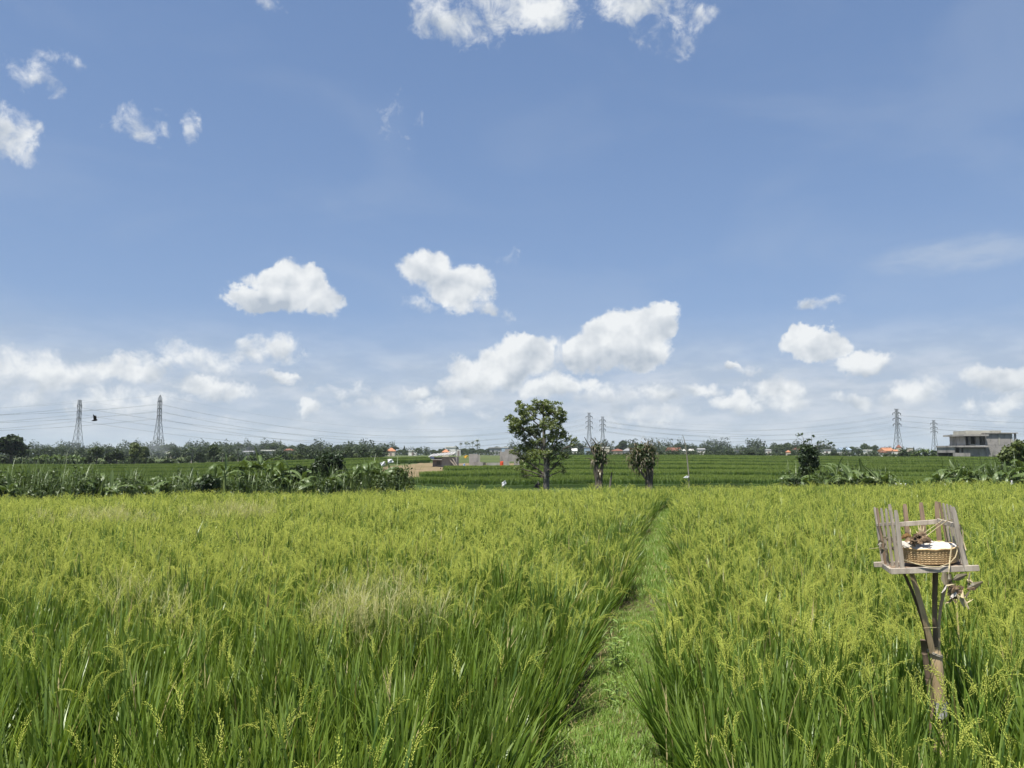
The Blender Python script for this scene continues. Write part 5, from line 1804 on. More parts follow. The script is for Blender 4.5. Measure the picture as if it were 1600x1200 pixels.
# ------------------------------------------------------------------ pylons and power lines
def pylon(px, top_py, Y, h_px, arm_px, label, yaw=0.0, cap=False, thick=1.0):
    base = on_ground(px, Y)
    top = at(px, top_py, Y)
    H = top.z - base.z
    root = empty('pylon', base, yaw)
    tag(root, label, 'pylon', 'lattice pylons of the power lines')
    wb, ww = H * .085, H * .026           # half widths at foot and waist
    zw = H * .60
    tb = .15 * thick

    def half(z):
        return wb + (ww - wb) * min(z / zw, 1) ** .85 if z < zw else ww + (ww * .75 - ww) * (z - zw) / (H - zw)
    lv = [0, .17, .31, .43, .53, .61, .67, .73, .79, .85, .91, 1.0]
    lv = [q * H * (1 if not cap else .96) for q in lv]
    cor = ((-1, -1), (1, -1), (1, 1), (-1, 1))
    for sx, sy in cor:
        b = MB()
        b.tube([Vector((sx * half(z), sy * half(z), z - (.4 if z == 0 else 0))) for z in lv], [tb] * len(lv), 4)
        b.build('leg', M['steel'], root)
    br = MB()
    for i in range(len(lv) - 1):
        a, c = lv[i], lv[i + 1]
        for k in range(4):
            s, e = cor[k], cor[(k + 1) % 4]
            br.tube([(s[0] * half(a), s[1] * half(a), a), (e[0] * half(c), e[1] * half(c), c)], tb * .42, 3, False)
            br.tube([(e[0] * half(a), e[1] * half(a), a), (s[0] * half(c), s[1] * half(c), c)], tb * .42, 3, False)
            br.tube([(s[0] * half(c), s[1] * half(c), c), (e[0] * half(c), e[1] * half(c), c)], tb * .42, 3, False)
    br.build('bracing', M['steel'], root)
    ends = []
    arm = arm_px / F * Y
    for j, q in enumerate((.665, .785, .905)):
        z = q * H
        for s in (-1, 1):
            a = MB()
            e = Vector((s * arm, 0, z + .1))
            for sy in (-1, 1):
                a.tube([(s * half(z), sy * half(z), z), e], tb * 1.3, 3)
                a.tube([(s * half(z), sy * half(z), z + H * .028), e], tb * 1.1, 3)
            ar = a.build('crossarm', M['steel'], root)
            m = MB(); m.tube([e, e - Vector((0, 0, H * .045))], .24 * thick, 5)
            m.build('insulator', M['insulator'], ar)
            ends.append(e - Vector((0, 0, H * .045)))
    if cap:
        pk = MB()
        for sx, sy in cor:
            pk.tube([(sx * half(lv[-1]), sy * half(lv[-1]), lv[-1]), (0, 0, H * 1.02)], tb * 1.3, 3)
        pk.build('peak', M['steel'], root)
        ends.append(Vector((0, 0, H * 1.02)))
    else:
        pk = MB()
        for s in (-1, 1):
            pk.tube([(0, 0, H * .985), (s * arm * .62, 0, H * 1.0)], tb * 1.3, 3)
        pk.build('peak', M['steel'], root)
        ends.append(Vector((arm * .62, 0, H * 1.0)))
    Rm = Matrix.Rotation(yaw, 3, 'Z')
    return [base + Rm @ e for e in ends]


P_A = pylon(126, 625, 500, 80, 5.0, 'leftmost narrow lattice pylon with squared top', R(84))
P_B = pylon(251, 619, 450, 90, 5.0, 'tall pointed lattice pylon right of the flying bird', R(80), True)
P_C = pylon(920, 645, 640, 62, 5.2, 'left and taller one of the twin pylons beside the lone tree', R(12), thick=1.1)
P_D = pylon(941, 651, 690, 57, 4.6, 'right and shorter one of the twin pylons beside the lone tree', R(12), thick=1.1)
P_E = pylon(1399, 639, 560, 70, 6.8, 'tallest pylon on the right with three pairs of arms over red roofs', R(10), thick=1.1)
P_F = pylon(1456, 656.5, 760, 50, 5.8, 'smaller pylon left of the unfinished house', R(10), thick=1.1)
P_G = pylon(1580, 681, 1500, 26, 2.5, 'tiny faint pylon behind the unfinished house', R(10), thick=1.3)
P_H = pylon(1479, 694, 1700, 16, 2.0, 'tiniest faint pylon between the rightmost pylon and the unfinished house', R(10), thick=1.3)


def wires(chain, sags, lab, grp):
    n = 7
    for i in range(n):
        b = MB()
        pts = []
        for (A, B, sag) in zip(chain, chain[1:], sags):
            a, c = A[i], B[i]
            for k in range(25):
                t = k / 24
                p = a.lerp(c, t)
                p.z -= sag * 4 * t * (1 - t)
                if not pts or (p - pts[-1]).length > .01:
                    pts.append(p)
        b.tube(pts, .045 if i < 6 else .03, 3, False)
        o = b.build('power_line', M['wire'])
        nm = ['lower', 'lower', 'middle', 'middle', 'upper', 'upper', 'topmost'][i]
        fb = ['nearer ', 'farther ', 'nearer ', 'farther ', 'nearer ', 'farther ', ''][i]
        tag(o, '%s %swire of the power line %s' % (fb.strip(), nm + ' ' if fb else nm + ' ', lab) if fb else 'topmost earth wire of the power line %s' % lab, 'power line', grp)


def off(px, pys, Y):
    return [at(px, p, Y) for p in pys]


wires([off(-420, (664, 662, 650, 648, 637, 635, 630), 430), P_B, P_C, P_E, off(2050, (662, 661, 652, 651, 642, 641, 636), 600)], [6, 17, 11, 8],
      'through the pointed pylon', 'wires of the nearer power line')
wires([off(-420, (667, 665, 653, 651, 640, 638, 633), 470), P_A, P_D, P_F, off(2050, (690, 689, 682, 681, 674, 673, 669), 850)], [6, 17, 11, 8],
      'through the squared leftmost pylon', 'wires of the farther power line')


# ------------------------------------------------------------------ the flying bird
def build_bird():
    Y = 60.0
    s = Y / F
    c = at(148, 656, Y)
    root_mb = MB()

    def L(px, py, dy=0.0):
        return at(px, py, Y + dy)
    # body from tail to beak, then the two raised wings grown from the shoulders, one mesh
    root_mb.tube([L(143.2, 657.6), L(145, 657.2), L(147, 656.6), L(149, 656.2), L(150.6, 656.1), L(151.6, 656.2), L(152.4, 656.5)], [.02, .045, .075, .09, .075, .055, .008], 8)
    for dy, tip in ((-.1, (145.2, 647.4, -.75)), (.1, (149.3, 649.0, .75))):
        a = [L(146.2, 656.2, dy), L(145.8, 652.5, dy * 4), L(tip[0], tip[1], tip[2])]
        d = [L(150.4, 655.8, dy), L(150.8, 652.0, dy * 4), L(tip[0] + .9, tip[1] + .3, tip[2])]
        for z in (0, .02):
            k = root_mb.verts([p + Vector((0, z, 0)) for p in a] + [p + Vector((0, z, 0)) for p in d])
            root_mb.face(k, k + 3, k + 4, k + 1); root_mb.face(k + 1, k + 4, k + 5, k + 2)
        k0 = k - 6
        for e in ((0, 1), (1, 2), (2, 5), (5, 4), (4, 3)):
            root_mb.face(k0 + e[0], k0 + e[1], k + e[1], k + e[0])
    k = root_mb.verts([L(144.4, 657.0, -.04), L(144.4, 657.3, .05), L(142.6, 657.9, .12), L(142.4, 657.5, -.12)])
    root_mb.face(k, k + 1, k + 2, k + 3)
    o = root_mb.build('bird', M['bird'], None, True)
    tag(o, 'black bird flying with raised wings between the two left pylons', 'bird')


build_bird()

# ------------------------------------------------------------------ the offering stand
def zp(zx, zy, Y):
    """point from the enlarged study of the stand"""
    return at(1340 + zx / 6.668, 770 + zy / 6.668, Y)


def z2(zx, zy, Y):
    return at(1340 + zx / 4.0, 900 + zy / 4.0, Y)


SY = 4.2
PXM = F / SY


def build_stand():
    foot = on_ground(1465, 4.32)
    root = empty('offering_stand', foot)
    tag(root, 'weathered bamboo offering stand with picket tray on a split pole in the rice', 'offering stand')
    r = random.Random(4)

    def put(b, name, mat, smooth=False, parent=None):
        o = b.build(name, M[mat], parent or root, smooth)
        o.data.transform(Matrix.Translation(-root.location))
        return o

    def board(name, a, c, w, h, mat, tone=.5, up=(0, 0, 1), taper=1.0):
        b = MB(); b.tone = tone
        b.beam(a, c, w, h, up, taper)
        o = put(b, name, mat)
        md = o.modifiers.new('edge', 'BEVEL'); md.width = .0016; md.segments = 1
        return o
    # frame of the tray
    board('front_board', zp(345, 818, 4.20), zp(1265, 783, 4.07), .020, .030, 'wood_grey', .62)
    board('side_board', zp(252, 745, 4.52), zp(352, 818, 4.215), .018, .026, 'wood_grey', .60)
    board('side_board', zp(1075, 718, 4.40), zp(1150, 785, 4.11), .018, .026, 'wood_grey', .45)
    board('back_board', zp(170, 748, 4.47), zp(1090, 722, 4.38), .020, .028, 'wood_grey', .55)
    for i in range(5):
        t = (i + .5) / 5
        a = zp(352, 806, 4.21).lerp(zp(262, 735, 4.48), t); c = zp(1145, 775, 4.105).lerp(zp(1080, 708, 4.37), t)
        board('floor_slat', a, c, .050, .008, 'wood_brown', .3 + .4 * r.random())
    board('cross_slat', zp(560, 800, 4.20), zp(535, 735, 4.44), .022, .014, 'wood_brown', .5)

    def picket(bx, by, Yb, tx, ty, Yt, w, mat, tone, th=.007):
        a, c = zp(bx, by, Yb), zp(tx, ty, Yt)
        b = MB(); b.tone = tone
        d = (c - a)
        s = Vector((1, .15, 0)); s = (s - d * s.dot(d) / d.length_squared).normalized()
        u = d.cross(s).normalized()
        # slightly crooked, tapering to a cut point
        prof = [(0, 1.0), (.35, 1.02), (.7, .95), (.93, .85), (1.0, .55)]
        rings = []
        for t, k in prof:
            p = a + d * t + s * (.002 * nz(t * 4 + bx, by)) + u * (.002 * nz(t * 5, bx))
            rings.append(b.verts([p - s * w / 2 * k - u * th / 2, p + s * w / 2 * k - u * th / 2, p + s * w / 2 * k + u * th / 2, p - s * w / 2 * k + u * th / 2]))
        for p_, q_ in zip(rings, rings[1:]):
            for k in range(4):
                b.face(p_ + k, p_ + (k + 1) % 4, q_ + (k + 1) % 4, q_ + k)
        b.face(rings[0] + 3, rings[0] + 2, rings[0] + 1, rings[0]); b.face(*(rings[-1] + k for k in range(4)))
        put(b, 'picket', mat)
    m = 1 / 6.668 / PXM
    for bx, by, Yb, tx, ty, w, mt, tn in ((265, 738, 4.47, 175, 150, 28, 'wood_grey', .45), (290, 752, 4.43, 203, 158, 26, 'wood_brown', .6), (325, 768, 4.37, 245, 160, 26, 'wood_grey', .55),
                                         (370, 785, 4.31, 292, 165, 28, 'wood_grey', .6), (415, 800, 4.25, 345, 178, 28, 'wood_grey', .5), (474, 838, 4.18, 396, 180, 46, 'wood_grey', .62)):
        picket(bx, by, Yb, tx, ty, Yb + .01, w * m, mt, tn)
    for bx, by, tx, ty, w, mt, tn in ((420, 735, 332, 118, 40, 'wood_grey', .5), (545, 728, 490, 116, 52, 'wood_brown', .75), (715, 724, 662, 100, 52, 'wood_brown', .8), (872, 718, 820, 90, 52, 'wood_brown', .7)):
        picket(bx, by, 4.46, tx, ty, 4.50, w * m, mt, tn)
    for bx, by, Yb, tx, ty, w, mt, tn in ((962, 700, 4.40, 855, 95, 24, 'wood_brown', .7), (1003, 712, 4.35, 890, 108, 26, 'wood_grey', .6), (1046, 728, 4.29, 928, 118, 26, 'wood_grey', .5),
                                         (1088, 750, 4.22, 964, 130, 26, 'wood_grey', .55), (1138, 812, 4.085, 992, 148, 56, 'wood_grey', .5)):
        picket(bx, by, Yb, tx, ty, Yb + .01, w * m, mt, tn)
    board('rail', zp(432, 330, 4.455), zp(842, 300, 4.42), .012, .026, 'wood_grey', .6)
    board('rail', zp(205, 335, 4.475), zp(428, 318, 4.20), .010, .018, 'wood_grey', .65)
    board('rail', zp(838, 290, 4.41), zp(1030, 345, 4.10), .012, .024, 'wood_grey', .6)

    # split top of the pole: four splayed strips
    def strip(pts, w, mat, tone, th=.010):
        b = MB(); b.tone = tone
        P = [z2(*p) for p in pts]
        prev = None
        for i, p in enumerate(P):
            d = (P[min(i + 1, len(P) - 1)] - P[max(0, i - 1)]).normalized()
            s = (Vector((1, .1, 0)) - d * d.x).normalized(); u = d.cross(s)
            ww = w[i] / 4 / PXM / 2
            cur = b.verts([p - s * ww, p - u * -th * .35, p + s * ww, p - u * th])
            if prev is not None:
                for k in range(4):
                    b.face(prev + k, prev + (k + 1) % 4, cur + (k + 1) % 4, cur + k)
            else:
                b.face(cur + 3, cur + 2, cur + 1, cur)
            prev = cur
        b.face(prev, prev + 1, prev + 2, prev + 3)
        put(b, 'pole_strip', mat)
    strip([(285, -25, 4.24), (330, 70, 4.25), (378, 190, 4.27), (415, 310, 4.29), (440, 430, 4.31), (455, 500, 4.32)], [18, 20, 22, 22, 20, 16], 'bamboo_dark', .4)
    strip([(335, -25, 4.20), (368, 80, 4.21), (405, 210, 4.23), (440, 340, 4.255), (468, 480, 4.28)], [34, 34, 35, 38, 40], 'bamboo', .62)
    strip([(487, -25, 4.22), (482, 120, 4.235), (482, 270, 4.26), (487, 400, 4.285), (492, 480, 4.29)], [38, 37, 34, 32, 28], 'bamboo_dark', .75)
    strip([(575, -20, 4.34), (545, 80, 4.325), (520, 190, 4.31), (508, 300, 4.30), (505, 470, 4.29)], [26, 24, 22, 22, 26], 'bamboo', .45)
    # the pole itself
    b = MB(); b.tone = .55
    P = [z2(478, 440, 4.30), z2(486, 470, 4.30), z2(490, 500, 4.30), z2(497, 590, 4.30), z2(503, 680, 4.31), z2(508, 780, 4.315)]
    P.append(Vector((P[-1].x + .012, 4.33, foot.z - .1)))
    b.tube(P, [x / 4 / PXM / 2 for x in (48, 60, 70, 72, 75, 76, 78)], 14)
    put(b, 'pole', 'bamboo', True)
    for zy, w in ((478, 68), (486, 70)):
        b = MB()
        cx = z2(484, zy, 4.30)
        rr = w / 4 / PXM / 2 + .003
        b.tube([cx + Vector((math.cos(a) * rr, math.sin(a) * rr, .006 * math.sin(a * 1) - .012 * math.cos(a))) for a in np.linspace(0, 6.28, 20)], .0045, 6, False)
        put(b, 'binding', 'bamboo_grey', True)
    b = MB()
    b.tube([z2(412, 326, 4.24), z2(440, 322, 4.21), z2(480, 322, 4.215), z2(515, 322, 4.28)], .0016, 5)
    put(b, 'string', 'straw')
    # pale plastic round the foot of the pole
    b = MB()
    c = z2(508, 800, 4.30)
    n = 14
    rows = []
    for j in range(4):
        rows.append(b.verts([c + Vector((math.cos(a) * (.040 + .012 * nz(a * 2, j * 3)), math.sin(a) * (.040 + .012 * nz(a * 2.7, j)), .015 - j * .025 + .012 * nz(a * 3, j * 2))) for a in np.linspace(0, 6.28, n, endpoint=False)]))
    for p, q in zip(rows, rows[1:]):
        for k in range(n):
            b.face(p + k, p + (k + 1) % n, q + (k + 1) % n, q + k)
    put(b, 'plastic_wrap', 'wall_grey')


build_stand()


def free(b, name, mat, label, cat, smooth=False, origin=None):
    o = b.build(name, M[mat] if isinstance(mat, str) else mat, None, smooth)
    if origin is not None:
        o.data.transform(Matrix.Translation(-Vector(origin))); o.location = origin
    return tag(o, label, cat)


def build_bamboo_stakes():
    def stake(pts, rad, label, nodes, mat, Y):
        P = [z2(x, y, Y) for x, y in pts]
        P.append(Vector((P[-1].x, Y, ground_z(P[-1].x, Y) - .1)))
        root = empty('bamboo_stake', Vector((P[-1].x, Y, ground_z(P[-1].x, Y))))
        tag(root, label, 'stake')
        b = MB(); b.tube(P, rad, 12)
        o = b.build('culm', M[mat], root, True); o.data.transform(Matrix.Translation(-root.location))
        for zx, zy in nodes:
            c = z2(zx, zy, Y)
            n = MB(); n.tube([c + Vector((0, 0, -.008)), c, c + Vector((0, 0, .008))], [rad[0] * .98, rad[0] * 1.16, rad[0] * .98], 12)
            q = n.build('node_ring', M[mat], root, True); q.data.transform(Matrix.Translation(-root.location))
        c = P[0]
        n = MB(); n.tube([c + Vector((0, 0, -.004)), c + Vector((0, 0, .0025))], [rad[0] * .7, rad[0] * .7], 10)
        q = n.build('hollow_shade', M['bamboo_dark'], root); q.data.transform(Matrix.Translation(-root.location))  # dark disc on the cut end, shade of the bore put into its colour
    stake([(408, 400), (425, 520), (445, 660), (460, 780)], [.0145, .015, .0155, .016, .017], 'thin grey bamboo stake leaning against the offering stand pole', [(419, 480), (441, 640)], 'bamboo_dark', 4.26)
    stake([(576, 1092), (579, 1200)], [.020, .021, .022], 'short cut bamboo stub low in the rice below the offering stand', [(578, 1135)], 'bamboo_grey', 4.05)


build_bamboo_stakes()


# ------------------------------------------------------------------ the woven basket and what lies in it
BC = zp(745, 640, 4.28)          # centre of the basket


def build_basket():
    root = empty('basket', BC)
    tag(root, 'round woven bamboo basket resting in the picket tray', 'basket')
    root.rotation_euler = (R(3), R(-3), 0)
    rx, ry, h = .152, .125, .080
    z0 = -.035
    N, J = 104, 7
    b = MB()
    r = random.Random(2)

    def P(a, z, k=1.0):
        f = 1 - .06 * (1 - (z - z0) / h)
        return Vector((math.cos(a) * rx * f * k, math.sin(a) * ry * f * k, z))
    # slanting herringbone strips, each lifting over its neighbour
    for j in range(J):
        for i in range(N):
            a0 = 2 * math.pi * i / N; da = 2 * math.pi / N
            za, zb = z0 + h * j / J, z0 + h * (j + 1) / J
            sl = da * (.9 if j % 2 else -.9)
            b.tone = .25 + .6 * r.random()
            up = 1.018 if (i + j) % 2 else .992
            v = b.verts([P(a0, za + .0008, .985), P(a0 + da * .92, za + .0008, .985), P(a0 + da * .92 + sl / 2, (za + zb) / 2, up), P(a0 + sl / 2, (za + zb) / 2, up), P(a0 + da * .92 + sl, zb, .99), P(a0 + sl, zb, .99)])
            b.face(v, v + 1, v + 2, v + 3); b.face(v + 3, v + 2, v + 4, v + 5)
    b.build('woven_wall', M['rattan'], root)
    n = MB(); n.tone = .2
    a_ = n.verts([P(2 * math.pi * i / 48, z0, .95) for i in range(48)]); c_ = n.verts([P(2 * math.pi * i / 48, z0 + h, .95) for i in range(48)])
    for i in range(48):
        n.face(a_ + i, a_ + (i + 1) % 48, c_ + (i + 1) % 48, c_ + i)
    n.face(*(a_ + i for i in range(48)))
    n.build('lining', M['rattan'], root)
    m = MB(); m.tone = .75
    m.tube([P(2 * math.pi * i / 40, z0 + h + .002 + .002 * math.sin(i * 1.7), 1.0) for i in range(41)], .0048, 6, False)
    m.build('rim', M['rattan'], root, True)
    # bed of pale rice and paper
    g = MB(); g.tone = .7
    rows = []
    for j in range(9):
        k = j / 8
        rows.append(g.verts([Vector((math.cos(a) * rx * .93 * k, math.sin(a) * ry * .93 * k, z0 + h - .004 + .020 * (1 - k) + .012 * nz(math.cos(a) * k * 7, math.sin(a) * k * 7, 3) + .005 * nz(math.cos(a) * k * 23, math.sin(a) * k * 19, 5))) for a in np.linspace(0, 6.28, 36, endpoint=False)]))
    for p, q in zip(rows, rows[1:]):
        for k in range(36):
            g.face(p + k, p + (k + 1) % 36, q + (k + 1) % 36, q + k)
    o = g.build('offering_rice', M['paper'], None, True)
    o.location = BC + Vector((.006, 0, .006)); o.rotation_euler = (R(5), R(-2), 0)
    tag(o, 'white offering rice and paper heaped in the woven basket', 'offering')


build_basket()


def build_offerings():
    r = random.Random(14)
    # dry leaf bundle lying on the rice
    root = empty('dry_leaf_bundle', zp(640, 510, 4.26))
    tag(root, 'dark dry leaf bundle with pale upright spikes on the basket', 'offering')
    c = root.location

    def rel(b, name, mat, smooth=False):
        o = b.build(name, M[mat], root, smooth); o.data.transform(Matrix.Translation(-c)); return o
    b = MB()
    for i in range(30):
        a = zp(580 + r.uniform(-20, 110), 475 + r.uniform(-50, 60), 4.22 + r.uniform(-.04, .03))
        e = a + Vector((r.uniform(-.05, .06), r.uniform(-.03, .02), r.uniform(-.02, .025)))
        b.tone = r.random()
        b.ribbon([a, a.lerp(e, .5) + Vector((0, 0, r.uniform(.002, .012))), e], [.008, .028, .004], (r.uniform(-.3, .3), .6, 1), .3)
    rel(b, 'curled_leaves', 'husk')
    b = MB()
    for (x0, y0, x1, y1) in ((650, 440, 630, 330), (660, 440, 655, 345), (668, 445, 690, 348), (640, 445, 612, 400), (672, 450, 660, 390), (545, 440, 550, 375), (560, 450, 540, 430)):
        b.tone = r.random()
        b.ribbon([zp(x0, y0 + 30, 4.25), zp((x0 + x1) / 2, (y0 + y1) / 2, 4.25), zp(x1, y1, 4.26)], [.004, .009, .003], (1, 0, .2), .3)
    rel(b, 'spikes', 'straw')
    # orange brown husk at the left of the basket
    b = MB()
    p = [zp(455, 480, 4.25), zp(490, 462, 4.24), zp(525, 452, 4.24), zp(560, 458, 4.25)]
    b.ribbon(p, [.01, .03, .034, .01], (0, -.5, 1), .5)
    free(b, 'husk', 'orange_husk', 'orange brown husk at the left of the woven basket', 'husk')
    # folded pale cloth or paper at the left of the basket
    b = MB()
    n = 10
    rows = []
    for j in range(5):
        rows.append(b.verts([zp(458 + i * 22, 505 + j * 13 + i * 4.5 + 6 * nz(i * .9, j * 1.3, 2), 4.22 + .02 * (4 - j) / 4 + .008 * nz(i * 1.3, j * 1.7, 6)) for i in range(n)]))
    for p_, q_ in zip(rows, rows[1:]):
        for k in range(n - 1):
            b.face(p_ + k, p_ + k + 1, q_ + k + 1, q_ + k)
    o = free(b, 'folded_paper', 'paper', 'folded pale palm paper lying at the left of the basket', 'paper', True)
    md = o.modifiers.new('thick', 'SOLIDIFY'); md.thickness = .002
    # straws laid across
    for pts, rad, lab in (([(560, 570, 4.20), (690, 470, 4.22), (820, 370, 4.24), (930, 295, 4.2), (1000, 275, 4.12)], .0024, 'long pale straw slanting from the basket to the tall corner picket'),
                          ([(590, 505, 4.24), (720, 400, 4.25), (850, 310, 4.28), (900, 270, 4.3)], .0016, 'thin pale straw reaching up to the back rail of the tray'),
                          ([(480, 700, 4.17), (600, 740, 4.15), (720, 768, 4.13), (850, 772, 4.11), (960, 735, 4.10), (1020, 670, 4.11), (1040, 600, 4.12), (1035, 540, 4.13)], .0030, 'curved cane loop hanging in front of the basket'),
                          ([(1065, 330, 4.08), (1095, 400, 4.075), (1100, 500, 4.075), (1130, 600, 4.07)], .003, 'dry strip hooked over the tall right corner picket'),
                          ([(120, 585, 4.5), (200, 575, 4.5), (260, 568, 4.5)], .0014, 'thin straw sticking out left of the picket tray')):
        b = MB(); b.tube([zp(*p) for p in pts], rad, 6)
        free(b, 'straw_strand', 'straw', lab, 'straw', True)
    b = MB()
    b.ribbon([zp(985, 545, 4.12), zp(972, 620, 4.11), zp(962, 700, 4.10), zp(955, 790, 4.065), zp(948, 850, 4.06)], [.006, .008, .007, .006, .002], (1, 0, 0), .3)
    free(b, 'palm_strip', 'straw', 'narrow pale palm strip hanging over the front board', 'palm strip')
    # husks behind the left pickets
    b = MB()
    for i in range(14):
        a = zp(260 + r.uniform(0, 160), 480 + r.uniform(-40, 130), 4.36 + r.uniform(-.05, .03))
        e = a + Vector((r.uniform(-.04, .04), r.uniform(-.02, .02), r.uniform(-.03, .03)))
        b.tone = r.random()
        b.ribbon([a, a.lerp(e, .5) + Vector((0, 0, .01)), e], [.006, .024, .004], (.3, .5, 1), .4)
    free(b, 'dry_leaves', 'dead_leaf', 'dry brown leaves heaped behind the left pickets', 'dry leaves')
    # hanging decoration under the right corner
    root = empty('hanging_leaves', zp(1010, 960, 4.06))
    tag(root, 'bunch of dry twisted leaves hanging under the right corner of the tray', 'dry leaves')
    c2 = root.location
    for i in range(18):
        b = MB(); b.tone = r.random()
        x, y = r.uniform(930, 1180), r.uniform(880, 1110)
        q = [zp(x, y, 4.05), zp(x + r.uniform(-50, 60), y + r.uniform(-40, 45), 4.03 + r.uniform(-.03, .03)), zp(x + r.uniform(-80, 110), y + r.uniform(-60, 70), 4.04)]
        b.ribbon(q, [.004, r.uniform(.008, .02), .002], (r.uniform(-.5, .8), .3, r.uniform(-.2, 1)), .7)
        o = b.build('dry_leaf', M[r.choice(('dead_leaf', 'dead_leaf', 'husk', 'straw'))], root); o.data.transform(Matrix.Translation(-c2))
    for pts, w, mat, tn in (([(900, 830, 4.07), (905, 900, 4.06), (915, 960, 4.05)], (.012, .03, .012), 'dead_leaf', .7), ([(1000, 905, 4.05), (1060, 880, 4.05), (1140, 850, 4.06)], (.01, .034, .008), 'dead_leaf', .35),
                            ([(960, 850, 4.05), (965, 900, 4.04), (985, 960, 4.04)], (.012, .02, .01), 'dead_leaf', .6), ([(950, 1010, 4.04), (1000, 1000, 4.03), (1100, 1040, 4.03)], (.03, .045, .012), 'husk', .6),
                            ([(960, 1070, 4.04), (1000, 1080, 4.03), (1060, 1090, 4.04)], (.02, .03, .01), 'husk', .3), ([(1150, 990, 4.05), (1220, 960, 4.04), (1305, 925, 4.05)], (.012, .03, .004), 'dead_leaf', .8),
                            ([(1140, 1000, 4.05), (1210, 990, 4.04), (1290, 940, 4.05)], (.008, .026, .004), 'husk', .5), ([(965, 1105, 4.03), (1000, 1060, 4.03), (1025, 1035, 4.03)], (.003, .022, .01), 'paper', .5),
                            ([(1035, 1060, 4.03), (1085, 1120, 4.03), (1115, 1190, 4.03)], (.012, .018, .010), 'straw', .8), ([(1090, 1080, 4.03), (1125, 1140, 4.03), (1160, 1210, 4.03)], (.010, .014, .008), 'straw', .6),
                            ([(875, 1045, 4.05), (905, 1000, 4.05), (925, 960, 4.05)], (.003, .014, .008), 'paper', .4), ([(1140, 910, 4.05), (1175, 920, 4.05), (1205, 940, 4.05)], (.010, .018, .006), 'straw', .6),
                            ([(1170, 830, 4.07), (1160, 900, 4.06), (1150, 990, 4.05)], (.006, .008, .006), 'dead_leaf', .4), ([(920, 830, 4.07), (940, 930, 4.06), (960, 1010, 4.05)], (.008, .012, .01), 'dead_leaf', .3)):
        b = MB(); b.tone = tn
        b.ribbon([zp(*p) for p in pts], w, (.5, .2, .8), .45)
        o = b.build('dry_leaf', M[mat], root); o.data.transform(Matrix.Translation(-c2))
        md = o.modifiers.new('thick', 'SOLIDIFY'); md.thickness = .0012


build_offerings()


# ------------------------------------------------------------------ broad-leaved weeds by the path
def weed(base, specs, label, leaf_len, seed):
    r = random.Random(seed)
    root = empty('weed_plant', base)
    tag(root, label, 'weed')
    lv = MB(); lv.tone = .5
    n = 7
    lv.ribbon([(0, 0, 0), (.25, 0, .05), (.5, 0, .06), (.75, 0, .02), (1, 0, -.08)], [.03, .20, .26, .18, .01], (0, 1, 0), .25)
    me = lv.mesh('weed_leaf', M['weed_leaf'], True)
    for (dx, dy, h) in specs:
        b = MB()
        top = Vector((dx * 1.6, dy * 1.6, h))
        pts = [Vector((dx * .3, dy * .3, -.03)), Vector((dx, dy, h * .5)), top]
        b.tube(pts, [.004, .0035, .002], 6)
        b.build('stem', M['weed_leaf'], root, True)
        k = int(h / .028)
        for i in range(k):
            t = .25 + .75 * i / k
            p = pts[0].lerp(pts[1], t * 2) if t < .5 else pts[1].lerp(pts[2], t * 2 - 1)
            s = leaf_len * r.uniform(.65, 1.1) * (1.1 - .4 * t)
            link('leaf', me, root, loc=p, rot=(r.gauss(0, .2), -r.uniform(.0, .6), i * 2.4 + r.uniform(-.4, .4)), scale=s)
    return root


def path_spot(px, py, dx=0.0):
    Y = EYE * F / (py - HORIZON)
    X = (px - 800) / F * Y
    return Vector((X, Y, ground_z(X, Y) + .06))


weed(path_spot(958, 1030), [(-.03, .0, .38), (.02, .03, .44), (.05, -.03, .36), (-.01, -.05, .30)], 'leafy upright weed on the muddy edge halfway down the near path', .12, 1)
weed(path_spot(958, 1085), [(.0, .0, .30), (.05, .01, .26), (-.04, .02, .22)], 'lower leafy weed just in front of the upright one on the path edge', .10, 2)
weed(path_spot(890, 1222), [(-.05, .0, .15), (.03, .02, .17)], 'broad pale leaved weed at the bottom edge beside the path', .11, 3)

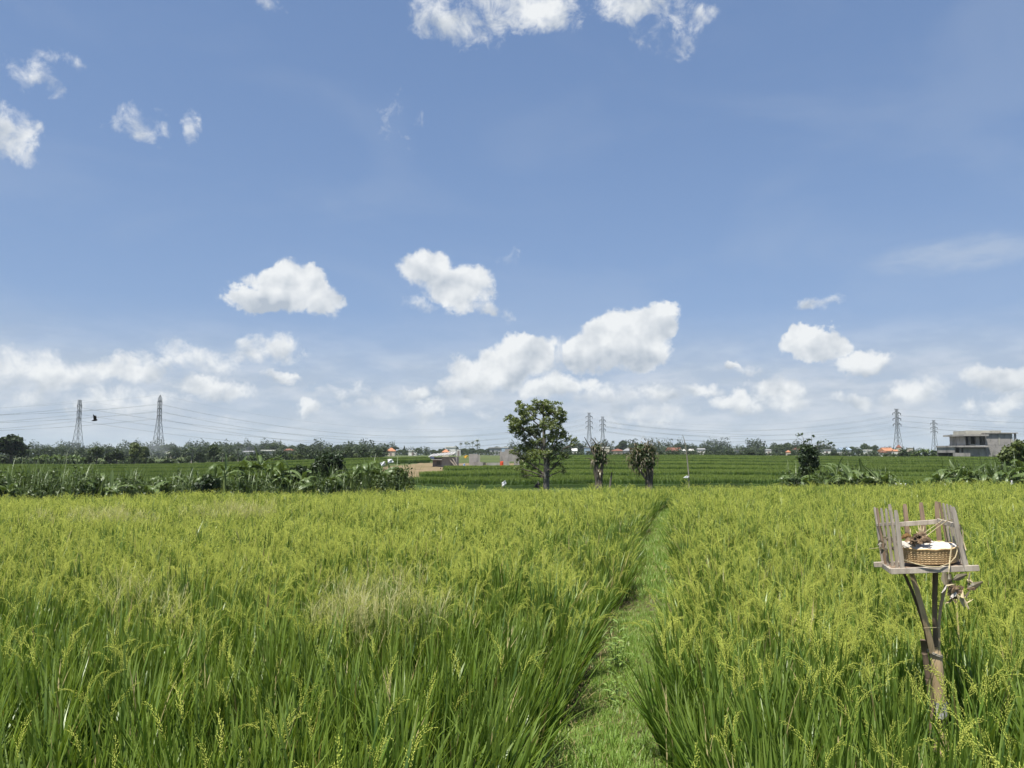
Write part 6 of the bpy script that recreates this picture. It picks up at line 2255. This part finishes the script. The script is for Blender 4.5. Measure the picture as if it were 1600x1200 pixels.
# ------------------------------------------------------------------ smoke of the field fires, and the air itself
def smoke(px, py, Y, rx, ry, dens, label, seed):
    c = at(px, py, Y)
    s = Y / F
    b = MB()
    n, m = 20, 12
    rows = []
    for j in range(m + 1):
        th = math.pi * j / m
        rows.append(b.verts([(math.sin(th) * math.cos(2 * math.pi * i / n) * rx * s * 1.5, math.sin(th) * math.sin(2 * math.pi * i / n) * rx * s * .8, math.cos(th) * ry * s * 1.4) for i in range(n)]))
    for p, q in zip(rows, rows[1:]):
        for i in range(n):
            b.face(p + i, q + i, q + (i + 1) % n, p + (i + 1) % n)
    mt = bpy.data.materials.new('smoke')
    mt.use_nodes = True
    T = Tree(mt.node_tree)
    v = T.node('ShaderNodeVolumePrincipled')
    v.inputs['Color'].default_value = (.80, .85, .92, 1)
    v.inputs['Anisotropy'].default_value = .2
    g = T.node('ShaderNodeTexCoord').outputs['Object']
    e = T.v('MULTIPLY', g, (1 / (rx * s * 1.5), 1 / (rx * s * .8), 1 / (ry * s * 1.4)))
    rad = T.v('LENGTH', e)
    nn = T.noise(T.v('MULTIPLY', g, (.35, .35, .2)), 1.0 / (s * 6), 3, .6)
    d = T.m('MULTIPLY', T.m('MULTIPLY', T.smooth(rad, 1.0, .15), T.smooth(nn, .40, .75)), dens)
    T.put(v.inputs['Density'], d)
    T.nt.links.new(v.outputs[0], T.node('ShaderNodeOutputMaterial').inputs['Volume'])
    o = b.build('smoke', mt, None, True)
    o.location = c
    tag(o, label, 'smoke', kind='stuff')


smoke(235, 704, 170, 34, 14, .13, 'thin blue smoke drifting in front of the trees by the second pylon', 1)
smoke(388, 702, 190, 22, 14, .10, 'thin blue smoke drifting in front of the trees by the white shed roof', 2)


def build_haze():
    b = MB().box(-2750, 2750, -2700, 2800, -3.2, 62)
    mt = bpy.data.materials.new('haze')
    mt.use_nodes = True
    T = Tree(mt.node_tree)
    v = T.node('ShaderNodeVolumePrincipled')
    v.inputs['Color'].default_value = (.80, .88, .97, 1)
    v.inputs['Density'].default_value = HAZE
    v.inputs['Anisotropy'].default_value = .1
    T.nt.links.new(v.outputs[0], T.node('ShaderNodeOutputMaterial').inputs['Volume'])
    o = b.build('haze', mt)
    tag(o, 'thin pale air haze over the whole plain', 'haze', kind='stuff')


HAZE = .00016
build_haze()
